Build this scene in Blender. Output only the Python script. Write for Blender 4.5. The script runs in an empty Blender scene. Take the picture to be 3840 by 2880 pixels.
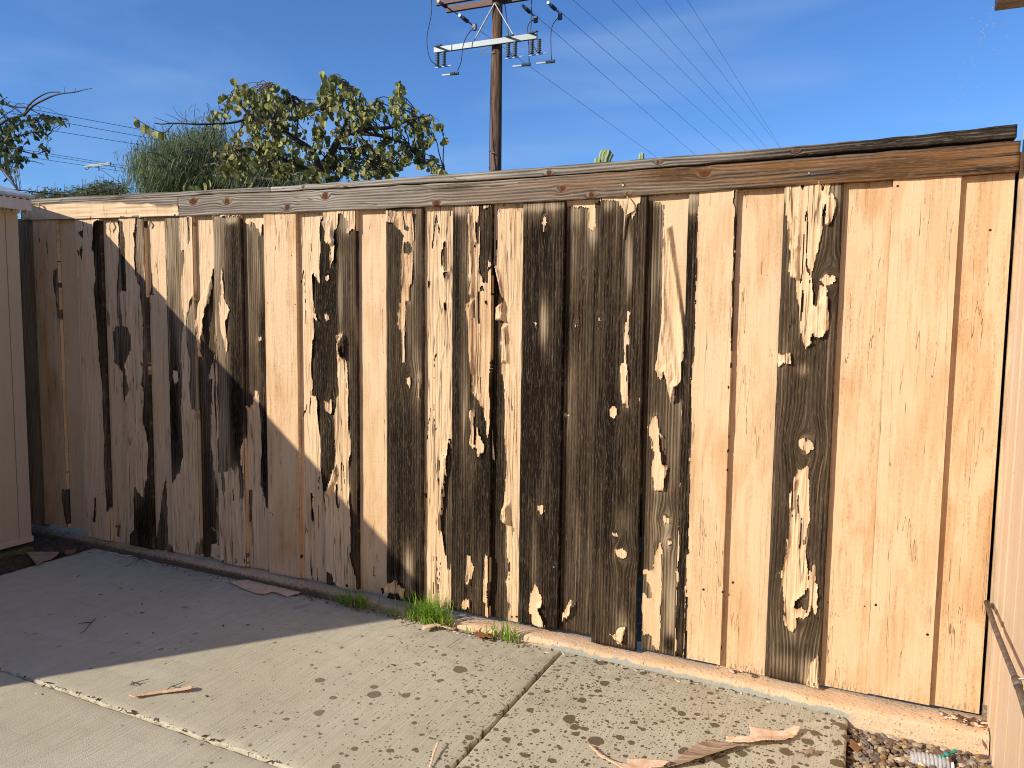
import bpy, bmesh, math, random
import numpy as np
from mathutils import Vector, Matrix

random.seed(7); RNG = np.random.default_rng(11)
SC = bpy.context.scene
COL = SC.collection

# ------------------------------------------------------------------ camera
# world: X runs along the fence (to the right), Y away from the camera through the fence, Z up.
FPX = 2884.0
def _n(v): return v / np.linalg.norm(v)
_down = _n(np.array([-380., 33060., FPX]))
_mX = _n(np.array([-6170., -322.5, FPX]))
_X = -_mX; _Z = -_down; _Y = np.cross(_Z, _X)
R = np.array([_X, _Y, _Z])
CAM = np.array([0.0, -2.86, 1.40])
S = 3840 / 2212
cam = bpy.data.cameras.new('camera'); camo = bpy.data.objects.new('camera', cam); COL.objects.link(camo)
cam.lens = FPX / 3840 * 36; cam.sensor_width = 36; cam.clip_end = 2000; cam.clip_start = 0.02
Rb = R @ np.diag([1., -1., -1.])
camo.matrix_world = Matrix([list(Rb[0]) + [CAM[0]], list(Rb[1]) + [CAM[1]], list(Rb[2]) + [CAM[2]], [0, 0, 0, 1]])
SC.camera = camo

# ------------------------------------------------------------------ sun, sky, exposure
SUN = np.array([0.778, 1.0, -0.628])           # direction the light travels
SUNn = _n(SUN)
el = math.asin(-SUNn[2]); az = math.atan2(-SUNn[0], -SUNn[1])
ld = bpy.data.lights.new('sun', 'SUN'); lo = bpy.data.objects.new('sun', ld); COL.objects.link(lo)
ld.energy = 5.0; ld.angle = math.radians(0.5); ld.color = (1.0, 0.90, 0.76)
lo.rotation_euler = Vector(SUNn).to_track_quat('-Z', 'Y').to_euler(); lo.location = (-4, -6, 6)
W = bpy.data.worlds.new('World'); SC.world = W; W.use_nodes = True
wn, wl = W.node_tree.nodes, W.node_tree.links; wn.clear()
wout = wn.new('ShaderNodeOutputWorld'); wbg = wn.new('ShaderNodeBackground'); wbg.inputs[1].default_value = 0.10
sky = wn.new('ShaderNodeTexSky'); sky.sky_type = 'NISHITA'; sky.sun_disc = False
sky.sun_elevation = el; sky.sun_rotation = az; sky.altitude = 50; sky.air_density = 1.0; sky.dust_density = 0.3; sky.ozone_density = 3.0
wtc = wn.new('ShaderNodeTexCoord'); wmp = wn.new('ShaderNodeMapping'); wmp.inputs['Scale'].default_value = (1.2, 2.6, 7.0)
wmp.inputs['Rotation'].default_value = (0.15, 0.42, 0.9)
wno = wn.new('ShaderNodeTexNoise'); wno.inputs['Scale'].default_value = 1.5; wno.inputs['Detail'].default_value = 5; wno.inputs['Roughness'].default_value = 0.45
wno.inputs['Distortion'].default_value = 0.5
wrp = wn.new('ShaderNodeValToRGB'); wrp.color_ramp.elements[0].position = 0.47; wrp.color_ramp.elements[1].position = 0.72
wrp.color_ramp.elements[0].color = (0, 0, 0, 1); wrp.color_ramp.elements[1].color = (0.24, 0.24, 0.24, 1)
wmx = wn.new('ShaderNodeMix'); wmx.data_type = 'RGBA'; wmx.inputs[7].default_value = (4.6, 6.1, 8.4, 1)
wl.new(wtc.outputs['Generated'], wmp.inputs[0]); wl.new(wmp.outputs[0], wno.inputs[0]); wl.new(wno.outputs[0], wrp.inputs[0])
wl.new(wrp.outputs[0], wmx.inputs[0]); wtn = wn.new('ShaderNodeMix'); wtn.data_type = 'RGBA'; wtn.blend_type = 'MULTIPLY'; wtn.inputs[0].default_value = 1; wtn.inputs[7].default_value = (0.66, 0.99, 1.46, 1); wl.new(sky.outputs[0], wtn.inputs[6]); wl.new(wtn.outputs[2], wmx.inputs[6]); wl.new(wmx.outputs[2], wbg.inputs[0]); wl.new(wbg.outputs[0], wout.inputs[0])
SC.view_settings.view_transform = 'Standard'; SC.view_settings.look = 'None'; SC.view_settings.gamma = 1
SC.view_settings.exposure = 0.18
SC.cycles.filter_width = 1.05; SC.cycles.sample_clamp_indirect = 4; SC.cycles.max_bounces = 7; SC.cycles.diffuse_bounces = 4; SC.cycles.transparent_max_bounces = 6

# ------------------------------------------------------------------ measuring helpers (D = a 2212 px wide view of the picture)
def ray(dx, dy): return R @ np.array([dx * S - 1920, dy * S - 1440, FPX])
def on_y(dx, dy, y):
    d = ray(dx, dy); return CAM + d * ((y - CAM[1]) / d[1])
SZ0, SZX = 0.052, -0.0118                       # slab height = SZ0 + SZX * X (it falls to the right)
def slab_z(x): return SZ0 + SZX * x
def on_slab(dx, dy, up=0.0):
    d = ray(dx, dy); t = (SZ0 + up + SZX * CAM[0] - CAM[2]) / (d[2] - SZX * d[0]); return CAM + d * t
def at_depth(dx, dy, zc):
    return CAM + ray(dx, dy) * (zc / FPX)

REG = {'a': (0, 368.7, 4), 'b': (0, 783.4, 4), 'c': (0, 1198.2, 3.6), 'd': (553, 368.7, 4), 'e': (553, 783.4, 4), 'g': (553, 1198.2, 3.6),
       'h': (1106, 368.7, 4), 'i': (1106, 783.4, 4), 'j': (1106, 1198.2, 3.6), 'k': (1659, 230.4, 3), 'l': (1659, 783.4, 4), 'm': (1659, 1198.2, 3.6),
       'T': (438, 115.2, 4), 'U': (0, 138.2, 4), 'P': (887, 0, 4.236), 'D': (0, 0, 1)}
def P2(txt):
    r = 'D'; out = []
    for tok in txt.split():
        if tok in REG: r = tok; continue
        x, y = map(float, tok.split(',')); ox, oy, s = REG[r]; out.append((ox + x / s, oy + y / s))
    return out

# ------------------------------------------------------------------ numpy noise and distance helpers
_tab = RNG.random((512, 512))
def vnoise(u, v, seed=0):
    u = u + seed * 37.31 + 1000; v = v + seed * 17.77 + 1000
    iu = np.floor(u).astype(int); iv = np.floor(v).astype(int); fu = u - iu; fv = v - iv
    fu = fu * fu * (3 - 2 * fu); fv = fv * fv * (3 - 2 * fv)
    a = _tab[iu % 512, iv % 512]; b = _tab[(iu + 1) % 512, iv % 512]; c = _tab[iu % 512, (iv + 1) % 512]; d = _tab[(iu + 1) % 512, (iv + 1) % 512]
    return (a * (1 - fu) + b * fu) * (1 - fv) + (c * (1 - fu) + d * fu) * fv
def sdf(px, py, poly):
    poly = np.asarray(poly, float); d2 = np.full(px.shape, 1e9); ins = np.zeros(px.shape, bool)
    for (x0, y0), (x1, y1) in zip(poly, np.roll(poly, -1, 0)):
        ex, ey = x1 - x0, y1 - y0; wx, wy = px - x0, py - y0
        t = np.clip((wx * ex + wy * ey) / (ex * ex + ey * ey + 1e-12), 0, 1)
        d2 = np.minimum(d2, (wx - ex * t) ** 2 + (wy - ey * t) ** 2)
        if y0 != y1:
            ins ^= ((y0 > py) != (y1 > py)) & (px < ex * (py - y0) / (y1 - y0) + x0)
    return np.where(ins, np.sqrt(d2), -np.sqrt(d2))       # positive inside

# ------------------------------------------------------------------ object helpers
def tag(o, label=None, cat=None, group=None, kind=None):
    if label: o['label'] = label
    if cat: o['category'] = cat
    if group: o['group'] = group
    if kind: o['kind'] = kind
    return o
def thing(name, label, cat, loc=(0, 0, 0), group=None):
    o = bpy.data.objects.new(name, None); COL.objects.link(o); o.location = loc; o.empty_display_size = 0.1
    return tag(o, label, cat, group)
def link(name, me, mat, parent=None, top=None, smooth=False):
    """every mesh is written in world coordinates; a child subtracts its parents' places"""
    o = bpy.data.objects.new(name, me); COL.objects.link(o)
    for m in (mat if isinstance(mat, (list, tuple)) else [mat]): me.materials.append(m)
    if smooth:
        me.polygons.foreach_set('use_smooth', [True] * len(me.polygons))
    if parent is not None:
        o.parent = parent; off = Vector((0, 0, 0)); p = parent
        while p is not None: off += p.location; p = p.parent
        me.transform(Matrix.Translation(-off))
    elif top is not None:
        me.transform(Matrix.Translation(-Vector(top))); o.location = top
    me.update()
    return o
def pymesh(name, verts, faces, mat, parent=None, top=None, smooth=False):
    me = bpy.data.meshes.new(name); me.from_pydata([tuple(v) for v in verts], [], faces)
    return link(name, me, mat, parent, top, smooth)
def gridmesh(name, V, Q):
    """V (n,3) floats, Q (m,4) ints"""
    me = bpy.data.meshes.new(name); V = np.ascontiguousarray(V, np.float32); Q = np.ascontiguousarray(Q, np.int32)
    me.vertices.add(len(V)); me.vertices.foreach_set('co', V.ravel())
    me.loops.add(Q.size); me.loops.foreach_set('vertex_index', Q.ravel())
    me.polygons.add(len(Q)); me.polygons.foreach_set('loop_start', np.arange(0, Q.size, 4, dtype=np.int32))
    me.update(calc_edges=True); return me
def attr(me, name, arr):
    a = me.attributes.new(name, 'FLOAT', 'POINT'); a.data.foreach_set('value', np.ascontiguousarray(arr, np.float32).ravel())

class MB:
    def __init__(s): s.v = []; s.f = []
    def add(s, v, f):
        n = len(s.v); s.v += [tuple(map(float, p)) for p in v]; s.f += [tuple(i + n for i in q) for q in f]; return s
    def box(s, x0, x1, y0, y1, z0, z1):
        return s.add([(x0, y0, z0), (x1, y0, z0), (x1, y1, z0), (x0, y1, z0), (x0, y0, z1), (x1, y0, z1), (x1, y1, z1), (x0, y1, z1)],
                     [(0, 3, 2, 1), (4, 5, 6, 7), (0, 1, 5, 4), (1, 2, 6, 5), (2, 3, 7, 6), (3, 0, 4, 7)])
    def beam(s, a, b, w, h, up=(0, 0, 1)):
        a, b = Vector(a), Vector(b); d = (b - a).normalized(); x = d.cross(Vector(up)).normalized(); z = x.cross(d).normalized()
        c = [(-w / 2, -h / 2), (w / 2, -h / 2), (w / 2, h / 2), (-w / 2, h / 2)]
        v = [a + x * i + z * j for i, j in c] + [b + x * i + z * j for i, j in c]
        return s.add(v, [(3, 2, 1, 0), (4, 5, 6, 7), (0, 1, 5, 4), (1, 2, 6, 5), (2, 3, 7, 6), (3, 0, 4, 7)])
    def tube(s, pts, rad, n=8, cap=True):
        pts = [Vector(p) for p in pts]; m = len(pts)
        rs = rad if isinstance(rad, (list, tuple)) else [rad] * m
        base = len(s.v); prev = None
        for i, p in enumerate(pts):
            d = (pts[min(i + 1, m - 1)] - pts[max(i - 1, 0)])
            if d.length < 1e-9: d = Vector((0, 0, 1))
            d.normalize()
            if prev is None:
                x = d.orthogonal().normalized()
            else:
                x = prev - d * prev.dot(d); x = x.normalized() if x.length > 1e-6 else d.orthogonal().normalized()
            prev = x; y = d.cross(x)
            for k in range(n):
                t = 2 * math.pi * k / n; q = p + (x * math.cos(t) + y * math.sin(t)) * rs[i]; s.v.append(tuple(q))
        for i in range(m - 1):
            for k in range(n):
                a = base + i * n + k; b = base + i * n + (k + 1) % n; s.f.append((a, b, b + n, a + n))
        if cap:
            s.f.append(tuple(base + k for k in reversed(range(n)))); s.f.append(tuple(base + (m - 1) * n + k for k in range(n)))
        return s
    def lathe(s, c, prof, n=16, axis=(0, 0, 1)):
        ax = Vector(axis).normalized(); c = Vector(c)
        return s.tube([c + ax * z for r, z in prof], [max(r, 1e-4) for r, z in prof], n)
    def build(s, name, mat, parent=None, top=None, smooth=False, bevel=0.0):
        o = pymesh(name, s.v, s.f, mat, parent, top, smooth)
        if bevel:
            b = o.modifiers.new('bevel', 'BEVEL'); b.width = bevel; b.segments = 2; b.limit_method = 'ANGLE'
        return o

# ------------------------------------------------------------------ material helpers
class NT:
    def __init__(s, name, rough=0.8, spec=0.3):
        s.m = bpy.data.materials.new(name); s.m.use_nodes = True; s.t = s.m.node_tree; s.n = s.t.nodes; s.l = s.t.links
        s.b = s.n['Principled BSDF']; s.b.inputs['Roughness'].default_value = rough; s.b.inputs['Specular IOR Level'].default_value = spec
        s.geo = s.n.new('ShaderNodeNewGeometry'); s.info = s.n.new('ShaderNodeObjectInfo')
    def put(s, sock, v):
        if hasattr(v, 'bl_idname') or isinstance(v, bpy.types.NodeSocket): s.l.new(v, sock)
        elif isinstance(v, (tuple, list)) and len(v) == 3 and sock.type == 'RGBA': sock.default_value = (*v, 1)
        else: sock.default_value = v
    def math(s, op, a, b=0.0, c=None, clamp=False):
        n = s.n.new('ShaderNodeMath'); n.operation = op; n.use_clamp = clamp; s.put(n.inputs[0], a); s.put(n.inputs[1], b)
        if c is not None: s.put(n.inputs[2], c)
        return n.outputs[0]
    def mix(s, f, a, b, mode='MIX'):
        n = s.n.new('ShaderNodeMix'); n.data_type = 'RGBA'; n.blend_type = mode; n.clamp_factor = True
        s.put(n.inputs[0], f); s.put(n.inputs[6], a); s.put(n.inputs[7], b); return n.outputs[2]
    def map(s, v, a, b, c=0.0, d=1.0, smooth=False):
        n = s.n.new('ShaderNodeMapRange'); n.clamp = True
        if smooth: n.interpolation_type = 'SMOOTHSTEP'
        for i, x in enumerate((v, a, b, c, d)): s.put(n.inputs[i], x)
        return n.outputs[0]
    def sep(s, v):
        n = s.n.new('ShaderNodeSeparateXYZ'); s.put(n.inputs[0], v); return n.outputs
    def comb(s, x, y, z):
        n = s.n.new('ShaderNodeCombineXYZ')
        for i, q in enumerate((x, y, z)): s.put(n.inputs[i], q)
        return n.outputs[0]
    def noise(s, vec, scale=1.0, detail=4, rough=0.5, dist=0.0):
        n = s.n.new('ShaderNodeTexNoise'); s.put(n.inputs['Vector'], vec); n.inputs['Scale'].default_value = scale; n.inputs['Detail'].default_value = detail
        n.inputs['Roughness'].default_value = rough; n.inputs['Distortion'].default_value = dist; return n.outputs[0]
    def voro(s, vec, scale, feature='F1', rnd=1.0):
        n = s.n.new('ShaderNodeTexVoronoi'); n.feature = feature; s.put(n.inputs['Vector'], vec); n.inputs['Scale'].default_value = scale
        n.inputs['Randomness'].default_value = rnd; return n
    def scale(s, vec, x, y, z, add=0.0):
        n = s.n.new('ShaderNodeVectorMath'); n.operation = 'MULTIPLY_ADD'; s.put(n.inputs[0], vec); n.inputs[1].default_value = (x, y, z)
        if isinstance(add, float): n.inputs[2].default_value = (add, add, add)
        else: s.l.new(add, n.inputs[2])
        return n.outputs[0]
    def at(s, name):
        n = s.n.new('ShaderNodeAttribute'); n.attribute_name = name; return n.outputs['Fac']
    def bump(s, h, strength=0.5, dist=0.002):
        n = s.n.new('ShaderNodeBump'); n.inputs['Strength'].default_value = strength; n.inputs['Distance'].default_value = dist; s.put(n.inputs['Height'], h)
        s.l.new(n.outputs[0], s.b.inputs['Normal']); return s
    def col(s, c): s.put(s.b.inputs['Base Color'], c); return s
    @property
    def pos(s): return s.geo.outputs['Position']
    @property
    def rnd(s): return s.info.outputs['Random']

def plain(name, c, rough=0.7, metal=0.0, var=0.12, sc=30):
    t = NT(name, rough); t.b.inputs['Metallic'].default_value = metal
    n = t.noise(t.pos, sc, 4); dark = tuple(x * (1 - 2.2 * var) for x in c); lite = tuple(min(1, x * (1 + 2 * var)) for x in c)
    t.col(t.mix(t.map(n, 0.3, 0.7), dark, lite)); t.bump(n, 0.3, 0.002); return t.m

def wood_mat(name, axis='Z', tone0=(0.010, 0.0068, 0.0045), tone1=(0.088, 0.061, 0.037), tone2=(0.36, 0.275, 0.18), orange=False):
    """bare weathered wood: vertex floats gx (warped cross-grain coordinate), tone, knot"""
    t = NT(name, 0.9, 0.08)
    x, y, z = t.sep(t.pos); along = {'Z': z, 'X': x, 'Y': y}[axis]
    gx = t.at('gx'); tone = t.at('tone'); knot = t.at('knot')
    off = t.math('MULTIPLY', t.rnd, 40.0)
    v1 = t.comb(t.math('MULTIPLY', gx, 190.0), off, t.math('MULTIPLY', along, 5.0))
    v2 = t.comb(t.math('MULTIPLY', gx, 60.0), off, t.math('MULTIPLY', along, 2.2))
    v3 = t.comb(t.math('MULTIPLY', gx, 16.0), off, t.math('MULTIPLY', along, 1.6))
    v4 = t.comb(t.math('MULTIPLY', gx, 420.0), off, t.math('MULTIPLY', along, 30.0))
    n1 = t.noise(v1, 1, 4, .6); n2 = t.noise(v2, 1, 4, .6, .4); n3 = t.noise(v3, 1, 3, .5, .8); n4 = t.noise(v4, 1, 2, .6)
    wav = t.n.new('ShaderNodeTexWave'); wav.wave_type = 'BANDS'; wav.bands_direction = 'X'; t.put(wav.inputs['Vector'], t.comb(gx, off, t.math('MULTIPLY', along, 0.02)))
    wav.inputs['Scale'].default_value = 26; wav.inputs['Distortion'].default_value = 3.0; wav.inputs['Detail'].default_value = 3; wav.inputs['Detail Scale'].default_value = 1.3
    tt = t.math('ADD', tone, t.math('MULTIPLY', t.math('SUBTRACT', n2, 0.5), 0.55))
    tt = t.math('ADD', tt, t.math('MULTIPLY', t.math('SUBTRACT', n3, 0.5), 0.75))
    tt = t.math('ADD', tt, t.math('MULTIPLY', t.math('SUBTRACT', n1, 0.5), 0.5))
    tt = t.math('ADD', tt, t.math('MULTIPLY', t.math('SUBTRACT', wav.outputs['Fac'], 0.5), 0.34 if orange else .2))
    c = t.mix(t.map(tt, 0.1, 0.55), tone0, tone1); c = t.mix(t.map(tt, 0.5, 0.95), c, tone2)
    if orange:
        om = t.at('warm'); nn = t.math('MULTIPLY', om, t.map(n2, 0.35, 0.62))
        c = t.mix(nn, c, (0.24, 0.115, 0.040)); c = t.mix(t.math('MULTIPLY', t.at('warm'), t.map(n1, .55, .75)), c, (0.10, 0.055, 0.022))
    cr = t.map(t.math('ABSOLUTE', t.math('SUBTRACT', t.noise(t.comb(t.math('MULTIPLY', gx, 45.0), off, t.math('MULTIPLY', along, 1.7)), 1, 2, .5, .2), 0.5)), 0.0, 0.012, 1.0, 0.0)
    cr = t.math('MULTIPLY', cr, t.map(n3, .45, .6))
    c = t.mix(t.math('MULTIPLY', cr, 0.8), c, (0.012, 0.009, 0.007))
    c = t.mix(t.math('MULTIPLY', t.map(n4, .55, .8), 0.35), c, tone2)
    kc = (0.10, 0.035, 0.015) if orange else (0.03, 0.02, 0.012)
    c = t.mix(knot, c, kc)
    t.col(c); h = t.math('ADD', t.math('MULTIPLY', n1, 1.0), t.math('MULTIPLY', wav.outputs['Fac'], 0.35)); h = t.math('SUBTRACT', h, t.math('MULTIPLY', cr, 1.0))
    t.bump(h, 0.75, 0.003); return t.m

def paint_mat():
    t = NT('peach_paint', 0.62, 0.25); x, y, z = t.sep(t.pos); off = t.math('MULTIPLY', t.rnd, 60.0)
    edge = t.at('edge'); dirt = t.at('dirt'); crk = t.at('crackle')
    tb = t.map(t.rnd, 0, 1); base = t.mix(t.math('MULTIPLY', dirt, .75), t.mix(tb, (0.69, 0.505, 0.305), (0.67, 0.49, 0.30)), (0.62, 0.415, 0.235))
    blot = t.noise(t.comb(t.math('MULTIPLY', x, 9.0), off, t.math('MULTIPLY', z, 2.6)), 1, 5, .6, .6)
    sv = t.noise(t.comb(t.math('MULTIPLY', x, 70.0), off, t.math('MULTIPLY', z, 4.0)), 1, 5, .65, .3)
    sh = t.noise(t.comb(t.math('MULTIPLY', x, 12.0), off, t.math('MULTIPLY', z, 150.0)), 1, 4, .7, .3)
    fine = t.noise(t.comb(t.math('MULTIPLY', x, 300.0), off, t.math('MULTIPLY', z, 90.0)), 1, 3, .7)
    c = t.mix(t.math('MULTIPLY', t.map(t.math('ADD', t.math('MULTIPLY', blot, .75), t.math('MULTIPLY', sv, .25)), 0.45, 0.68), t.math('ADD', dirt, 0.16)), base, (0.50, 0.285, 0.125))
    mz = t.math('MULTIPLY', t.map(t.math('MULTIPLY', fine, sv), .27, .42), t.math('ADD', t.math('MULTIPLY', dirt, .9), .12))
    c = t.mix(mz, c, (0.36, 0.22, 0.11))
    c = t.mix(t.math('MULTIPLY', t.map(sh, .6, .75), t.math('MULTIPLY', dirt, .45)), c, (0.45, 0.27, 0.13))
    c = t.mix(t.math('MULTIPLY', t.map(blot, .55, .35), .25), c, (0.74, 0.52, 0.32))
    # hairline cracks along the grain
    w = t.noise(t.comb(t.math('MULTIPLY', x, 38.0), off, t.math('MULTIPLY', z, 1.5)), 1, 3, .45, .15)
    gate = t.noise(t.comb(t.math('MULTIPLY', x, 14.0), t.math('ADD', off, 5.0), t.math('MULTIPLY', z, 3.2)), 1, 2, .5)
    wid = t.math('MULTIPLY_ADD', crk, 0.018, 0.0028)
    cr = t.math('MULTIPLY', t.map(t.math('ABSOLUTE', t.math('SUBTRACT', w, 0.5)), 0.0, wid, 1.0, 0.0), t.map(t.math('ADD', gate, t.math('MULTIPLY', crk, .2)), .54, .62))
    c = t.mix(t.math('MULTIPLY', cr, 0.85), c, (0.06, 0.038, 0.022))
    # small chips where the paint has flaked to the wood
    ch = t.noise(t.comb(t.math('MULTIPLY', x, 150.0), off, t.math('MULTIPLY', z, 42.0)), 1, 3, .6)
    chm = t.map(t.math('ADD', ch, t.math('MULTIPLY', t.math('SUBTRACT', gate, .5), .5)), t.math('MULTIPLY_ADD', crk, -0.055, 0.80), t.math('MULTIPLY_ADD', crk, -0.055, 0.815))
    c = t.mix(t.math('MULTIPLY', chm, 0.85), c, (0.09, 0.065, 0.045))
    c = t.mix(t.math('MULTIPLY', t.map(edge, .0045, .0), t.map(sv, .40, .62, .15, .75)), c, (.27, .20, .13))
    # dark spotted line where boards end
    lowz = t.map(z, 0.15, 0.10); c = t.mix(t.math('MULTIPLY', lowz, t.map(ch, .5, .62)), c, (0.13, 0.10, 0.065))
    t.col(c)
    h = t.math('ADD', t.math('MULTIPLY', sv, t.math('MULTIPLY_ADD', crk, 1.6, .35)), t.math('MULTIPLY', sh, .5)); h = t.math('ADD', h, t.math('MULTIPLY', fine, .18))
    h = t.math('SUBTRACT', h, t.math('MULTIPLY', cr, 1.2)); h = t.math('SUBTRACT', h, t.math('MULTIPLY', chm, .8))
    t.bump(h, 0.8, 0.0022)
    return t.m

def concrete_mat(name, wet=True, base=(0.50, 0.455, 0.325), base2=(0.60, 0.56, 0.42)):
    t = NT(name, 0.9, 0.25); x, y, z = t.sep(t.pos)
    n0 = t.noise(t.pos, 1.3, 5, .6); n1 = t.noise(t.pos, 14, 5, .6); g = t.noise(t.pos, 260, 3, .7)
    br = t.noise(t.comb(t.math('MULTIPLY', x, 130.0), t.math('MULTIPLY', y, 4.0), 0.0), 1, 4, .6, .2)
    br2 = t.noise(t.comb(t.math('MULTIPLY', x, 30.0), t.math('MULTIPLY', y, 1.0), 3.0), 1, 4, .6, .3)
    c = t.mix(t.map(n0, .35, .68), base, base2); c = t.mix(t.math('MULTIPLY', t.map(n1, .45, .75), .25), c, (.32, .29, .215))
    c = t.mix(t.math('MULTIPLY', t.map(br, .48, .72), .34), c, (.31, .27, .19)); c = t.mix(t.math('MULTIPLY', t.map(br2, .5, .8), .22), c, (.30, .26, .19))
    c = t.mix(t.math('MULTIPLY', t.map(g, .55, .8), .35), c, (.24, .215, .165)); c = t.mix(t.math('MULTIPLY', t.map(g, .45, .25), .3), c, (.62, .57, .45))
    # dust swept in faint arcs, rust-brown smear near the slab corner
    arc = t.noise(t.scale(t.pos, 2.0, 7.0, 1), 1, 4, .55, 2.0); c = t.mix(t.math('MULTIPLY', t.map(arc, .56, .72), .22), c, (.28, .25, .19))
    hh = t.math('ADD', t.math('MULTIPLY', br, 1.1), t.math('MULTIPLY', g, .7))
    if wet:
        jit = t.noise(t.pos, 34, 3, .6); jv = t.scale(t.pos, 1, 1, 0)
        dens = t.math('MULTIPLY_ADD', t.map(x, -2.0, -0.9), 1.0, 0.06)
        dens = t.math('ADD', dens, t.map(x, -1.12, -1.0, 0, .45)); dens = t.math('MULTIPLY', dens, t.map(x, -4.2, -2.4, .25, 1)); dens = t.math('ADD', dens, t.math('MULTIPLY', t.map(y, -.25, -.6), t.map(x, -1.2, -.9, 0, .5))); dens = t.math('MULTIPLY', dens, t.math('MAXIMUM', t.map(x, -1.09, -1.07), t.map(y, -1.0, -1.2, 1, .35)))
        dens = t.math('SUBTRACT', dens, t.map(y, -.28, -.1, 0, .6))
        patch = t.noise(t.pos, 5.0, 2, .5); dens = t.math('MULTIPLY', dens, t.map(patch, .3, .6, .55, 1.35))
        tot = None; fill = None
        for sc, rmin, rmax, dm, sq in ((8, .10, .30, .45, 1.5), (13, .08, .34, .60, 1.5), (23, .08, .36, .85, 1.5), (44, .10, .38, .90, 1.3), (90, .14, .38, .75, 1.3)):
            jn = t.n.new('ShaderNodeTexNoise'); t.put(jn.inputs['Vector'], t.pos); jn.inputs['Scale'].default_value = sc * 2.6; jn.inputs['Detail'].default_value = 2
            jj = t.n.new('ShaderNodeVectorMath'); jj.operation = 'MULTIPLY_ADD'; t.l.new(jn.outputs['Color'], jj.inputs[0]); jj.inputs[1].default_value = (.20 / sc,) * 3; t.l.new(jv, jj.inputs[2])
            fl = t.n.new('ShaderNodeVectorMath'); fl.operation = 'MULTIPLY'; t.l.new(jj.outputs[0], fl.inputs[0]); fl.inputs[1].default_value = (1, 1, 0)
            v = t.voro(fl.outputs[0], sc); r, gg, bb = t.sep(v.outputs['Color'])
            on = t.math('LESS_THAN', r, t.math('MULTIPLY', dens, dm)); rad = t.math('MULTIPLY_ADD', t.math('POWER', gg, 2.2), rmax - rmin, rmin)
            m = t.map(v.outputs['Distance'], t.math('MULTIPLY', rad, 1.06), t.math('MULTIPLY', rad, .94), 0, 1)
            m = t.math('MULTIPLY', m, on); m = t.math('MULTIPLY', m, t.math('MULTIPLY_ADD', t.map(x, -3.0, -.9), .5, .5)); tot = m if tot is None else t.math('MAXIMUM', tot, m)
        c = t.mix(t.math('MULTIPLY', tot, .94), c, (0.125, 0.092, 0.047)); hh = t.math('MULTIPLY', hh, t.math('MULTIPLY_ADD', tot, -.7, 1))
        t.l.new(t.math('MULTIPLY_ADD', tot, -.25, .9), t.b.inputs['Roughness'])
    # grime by the fence foot
    gm = t.math('MULTIPLY', t.map(y, -.35, -.06), t.map(t.noise(t.pos, 22, 4, .7), .42, .68)); c = t.mix(t.math('MULTIPLY', gm, .55), c, (.17, .15, .12))
    t.col(c); t.bump(hh, .8, .003); return t.m

M = {}
M['wood'] = wood_mat('weathered_board')
M['railwood'] = wood_mat('weathered_rail', 'X', (0.026, 0.020, 0.015), (0.18, 0.155, 0.125), (0.43, 0.40, 0.34), orange=True)
M['paint'] = paint_mat()
M['slab'] = concrete_mat('broomed_concrete')

# ------------------------------------------------------------------ the fence
YB, YF, YR = 0.0, -0.0225, -0.034                # front faces of back boards, front boards, rail
def xb(dx, y): return on_y(dx, 480, y)[0]
BD = [('B0', 34, 76), ('F1', 71, 121), ('B1', 116, 168), ('F2', 163, 216), ('B2', 212, 262), ('F3', 258, 311), ('B3', 306, 360), ('F4', 356, 416), ('B4', 410, 463),
      ('F5', 460, 519), ('B5', 514, 573), ('F6', 570, 639), ('B6', 634, 702), ('F7', 698, 769), ('B7', 762, 838), ('F8', 834, 913), ('B8', 908, 982), ('F9', 978, 1063.5),
      ('B9', 1056, 1134), ('F10', 1130, 1220), ('B10', 1212, 1300), ('F11', 1296, 1397), ('B11', 1402, 1490), ('F12', 1486, 1590), ('B12', 1584, 1696), ('F13', 1692, 1819),
      ('B13', 1810, 1930), ('F14', 1925, 2071), ('B14', 2064, 2199)]
BOTTOM = {'B11': 1402, 'F11': 1403}
PLY = {}
def bare(names, txt):
    for n in names.split(): PLY.setdefault(n, []).append((-1, P2(txt)))
def paint(names, txt):
    for n in names.split(): PLY.setdefault(n, []).append((1, P2(txt)))
ALLB = {'B0': 1}                                       # boards that start bare
bare('F1', 'a 380,450 392,550 402,640 415,710 405,640 392,560'); bare('F1', 'a 470,850 495,850 510,1150 522,1280 500,1270 480,1080 460,950')
bare('F1', 'b 540,1090 585,1110 600,1400 575,1380 545,1200'); bare('F1', 'a 345,580 352,580 352,625 345,610')
bare('F2', 'a 850,425 875,440 880,700 895,1000 915,1300 935,1659 b 930,0 955,400 950,900 955,1250 925,1290 920,1150 905,800 905,500 895,250 870,0 a 865,1650 850,1400 835,1200 825,950 812,700 832,520')
bare('F2', 'a 690,530 720,515 715,580 695,560'); bare('F2', 'a 703,650 722,690 718,810 700,700'); bare('F2', 'a 676,690 690,695 690,730 680,730')
bare('F2', 'b 820,1170 830,1170 828,1370 818,1370')
bare('B2 F3', 'a 1022,420 1060,450 1075,600 1080,640 1090,850 1095,1000 1100,1040 1045,1045 1030,850 1030,640 1035,520')
bare('B2', 'a 1035,680 1050,700 1050,1250 1020,1290 1015,1200'); bare('B2', 'a 925,1200 945,1240 950,1330 932,1350')
bare('B2 F3', 'a 1035,1240 1060,1240 1060,1340 1100,1360 1130,1420 1130,1550 1110,1600 1095,1659 b 1090,0 1100,100 1125,230 1100,280 1080,350 1060,200 1070,100 1040,20 1000,10 a 990,1659 980,1400 1010,1350 1035,1340')
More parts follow.
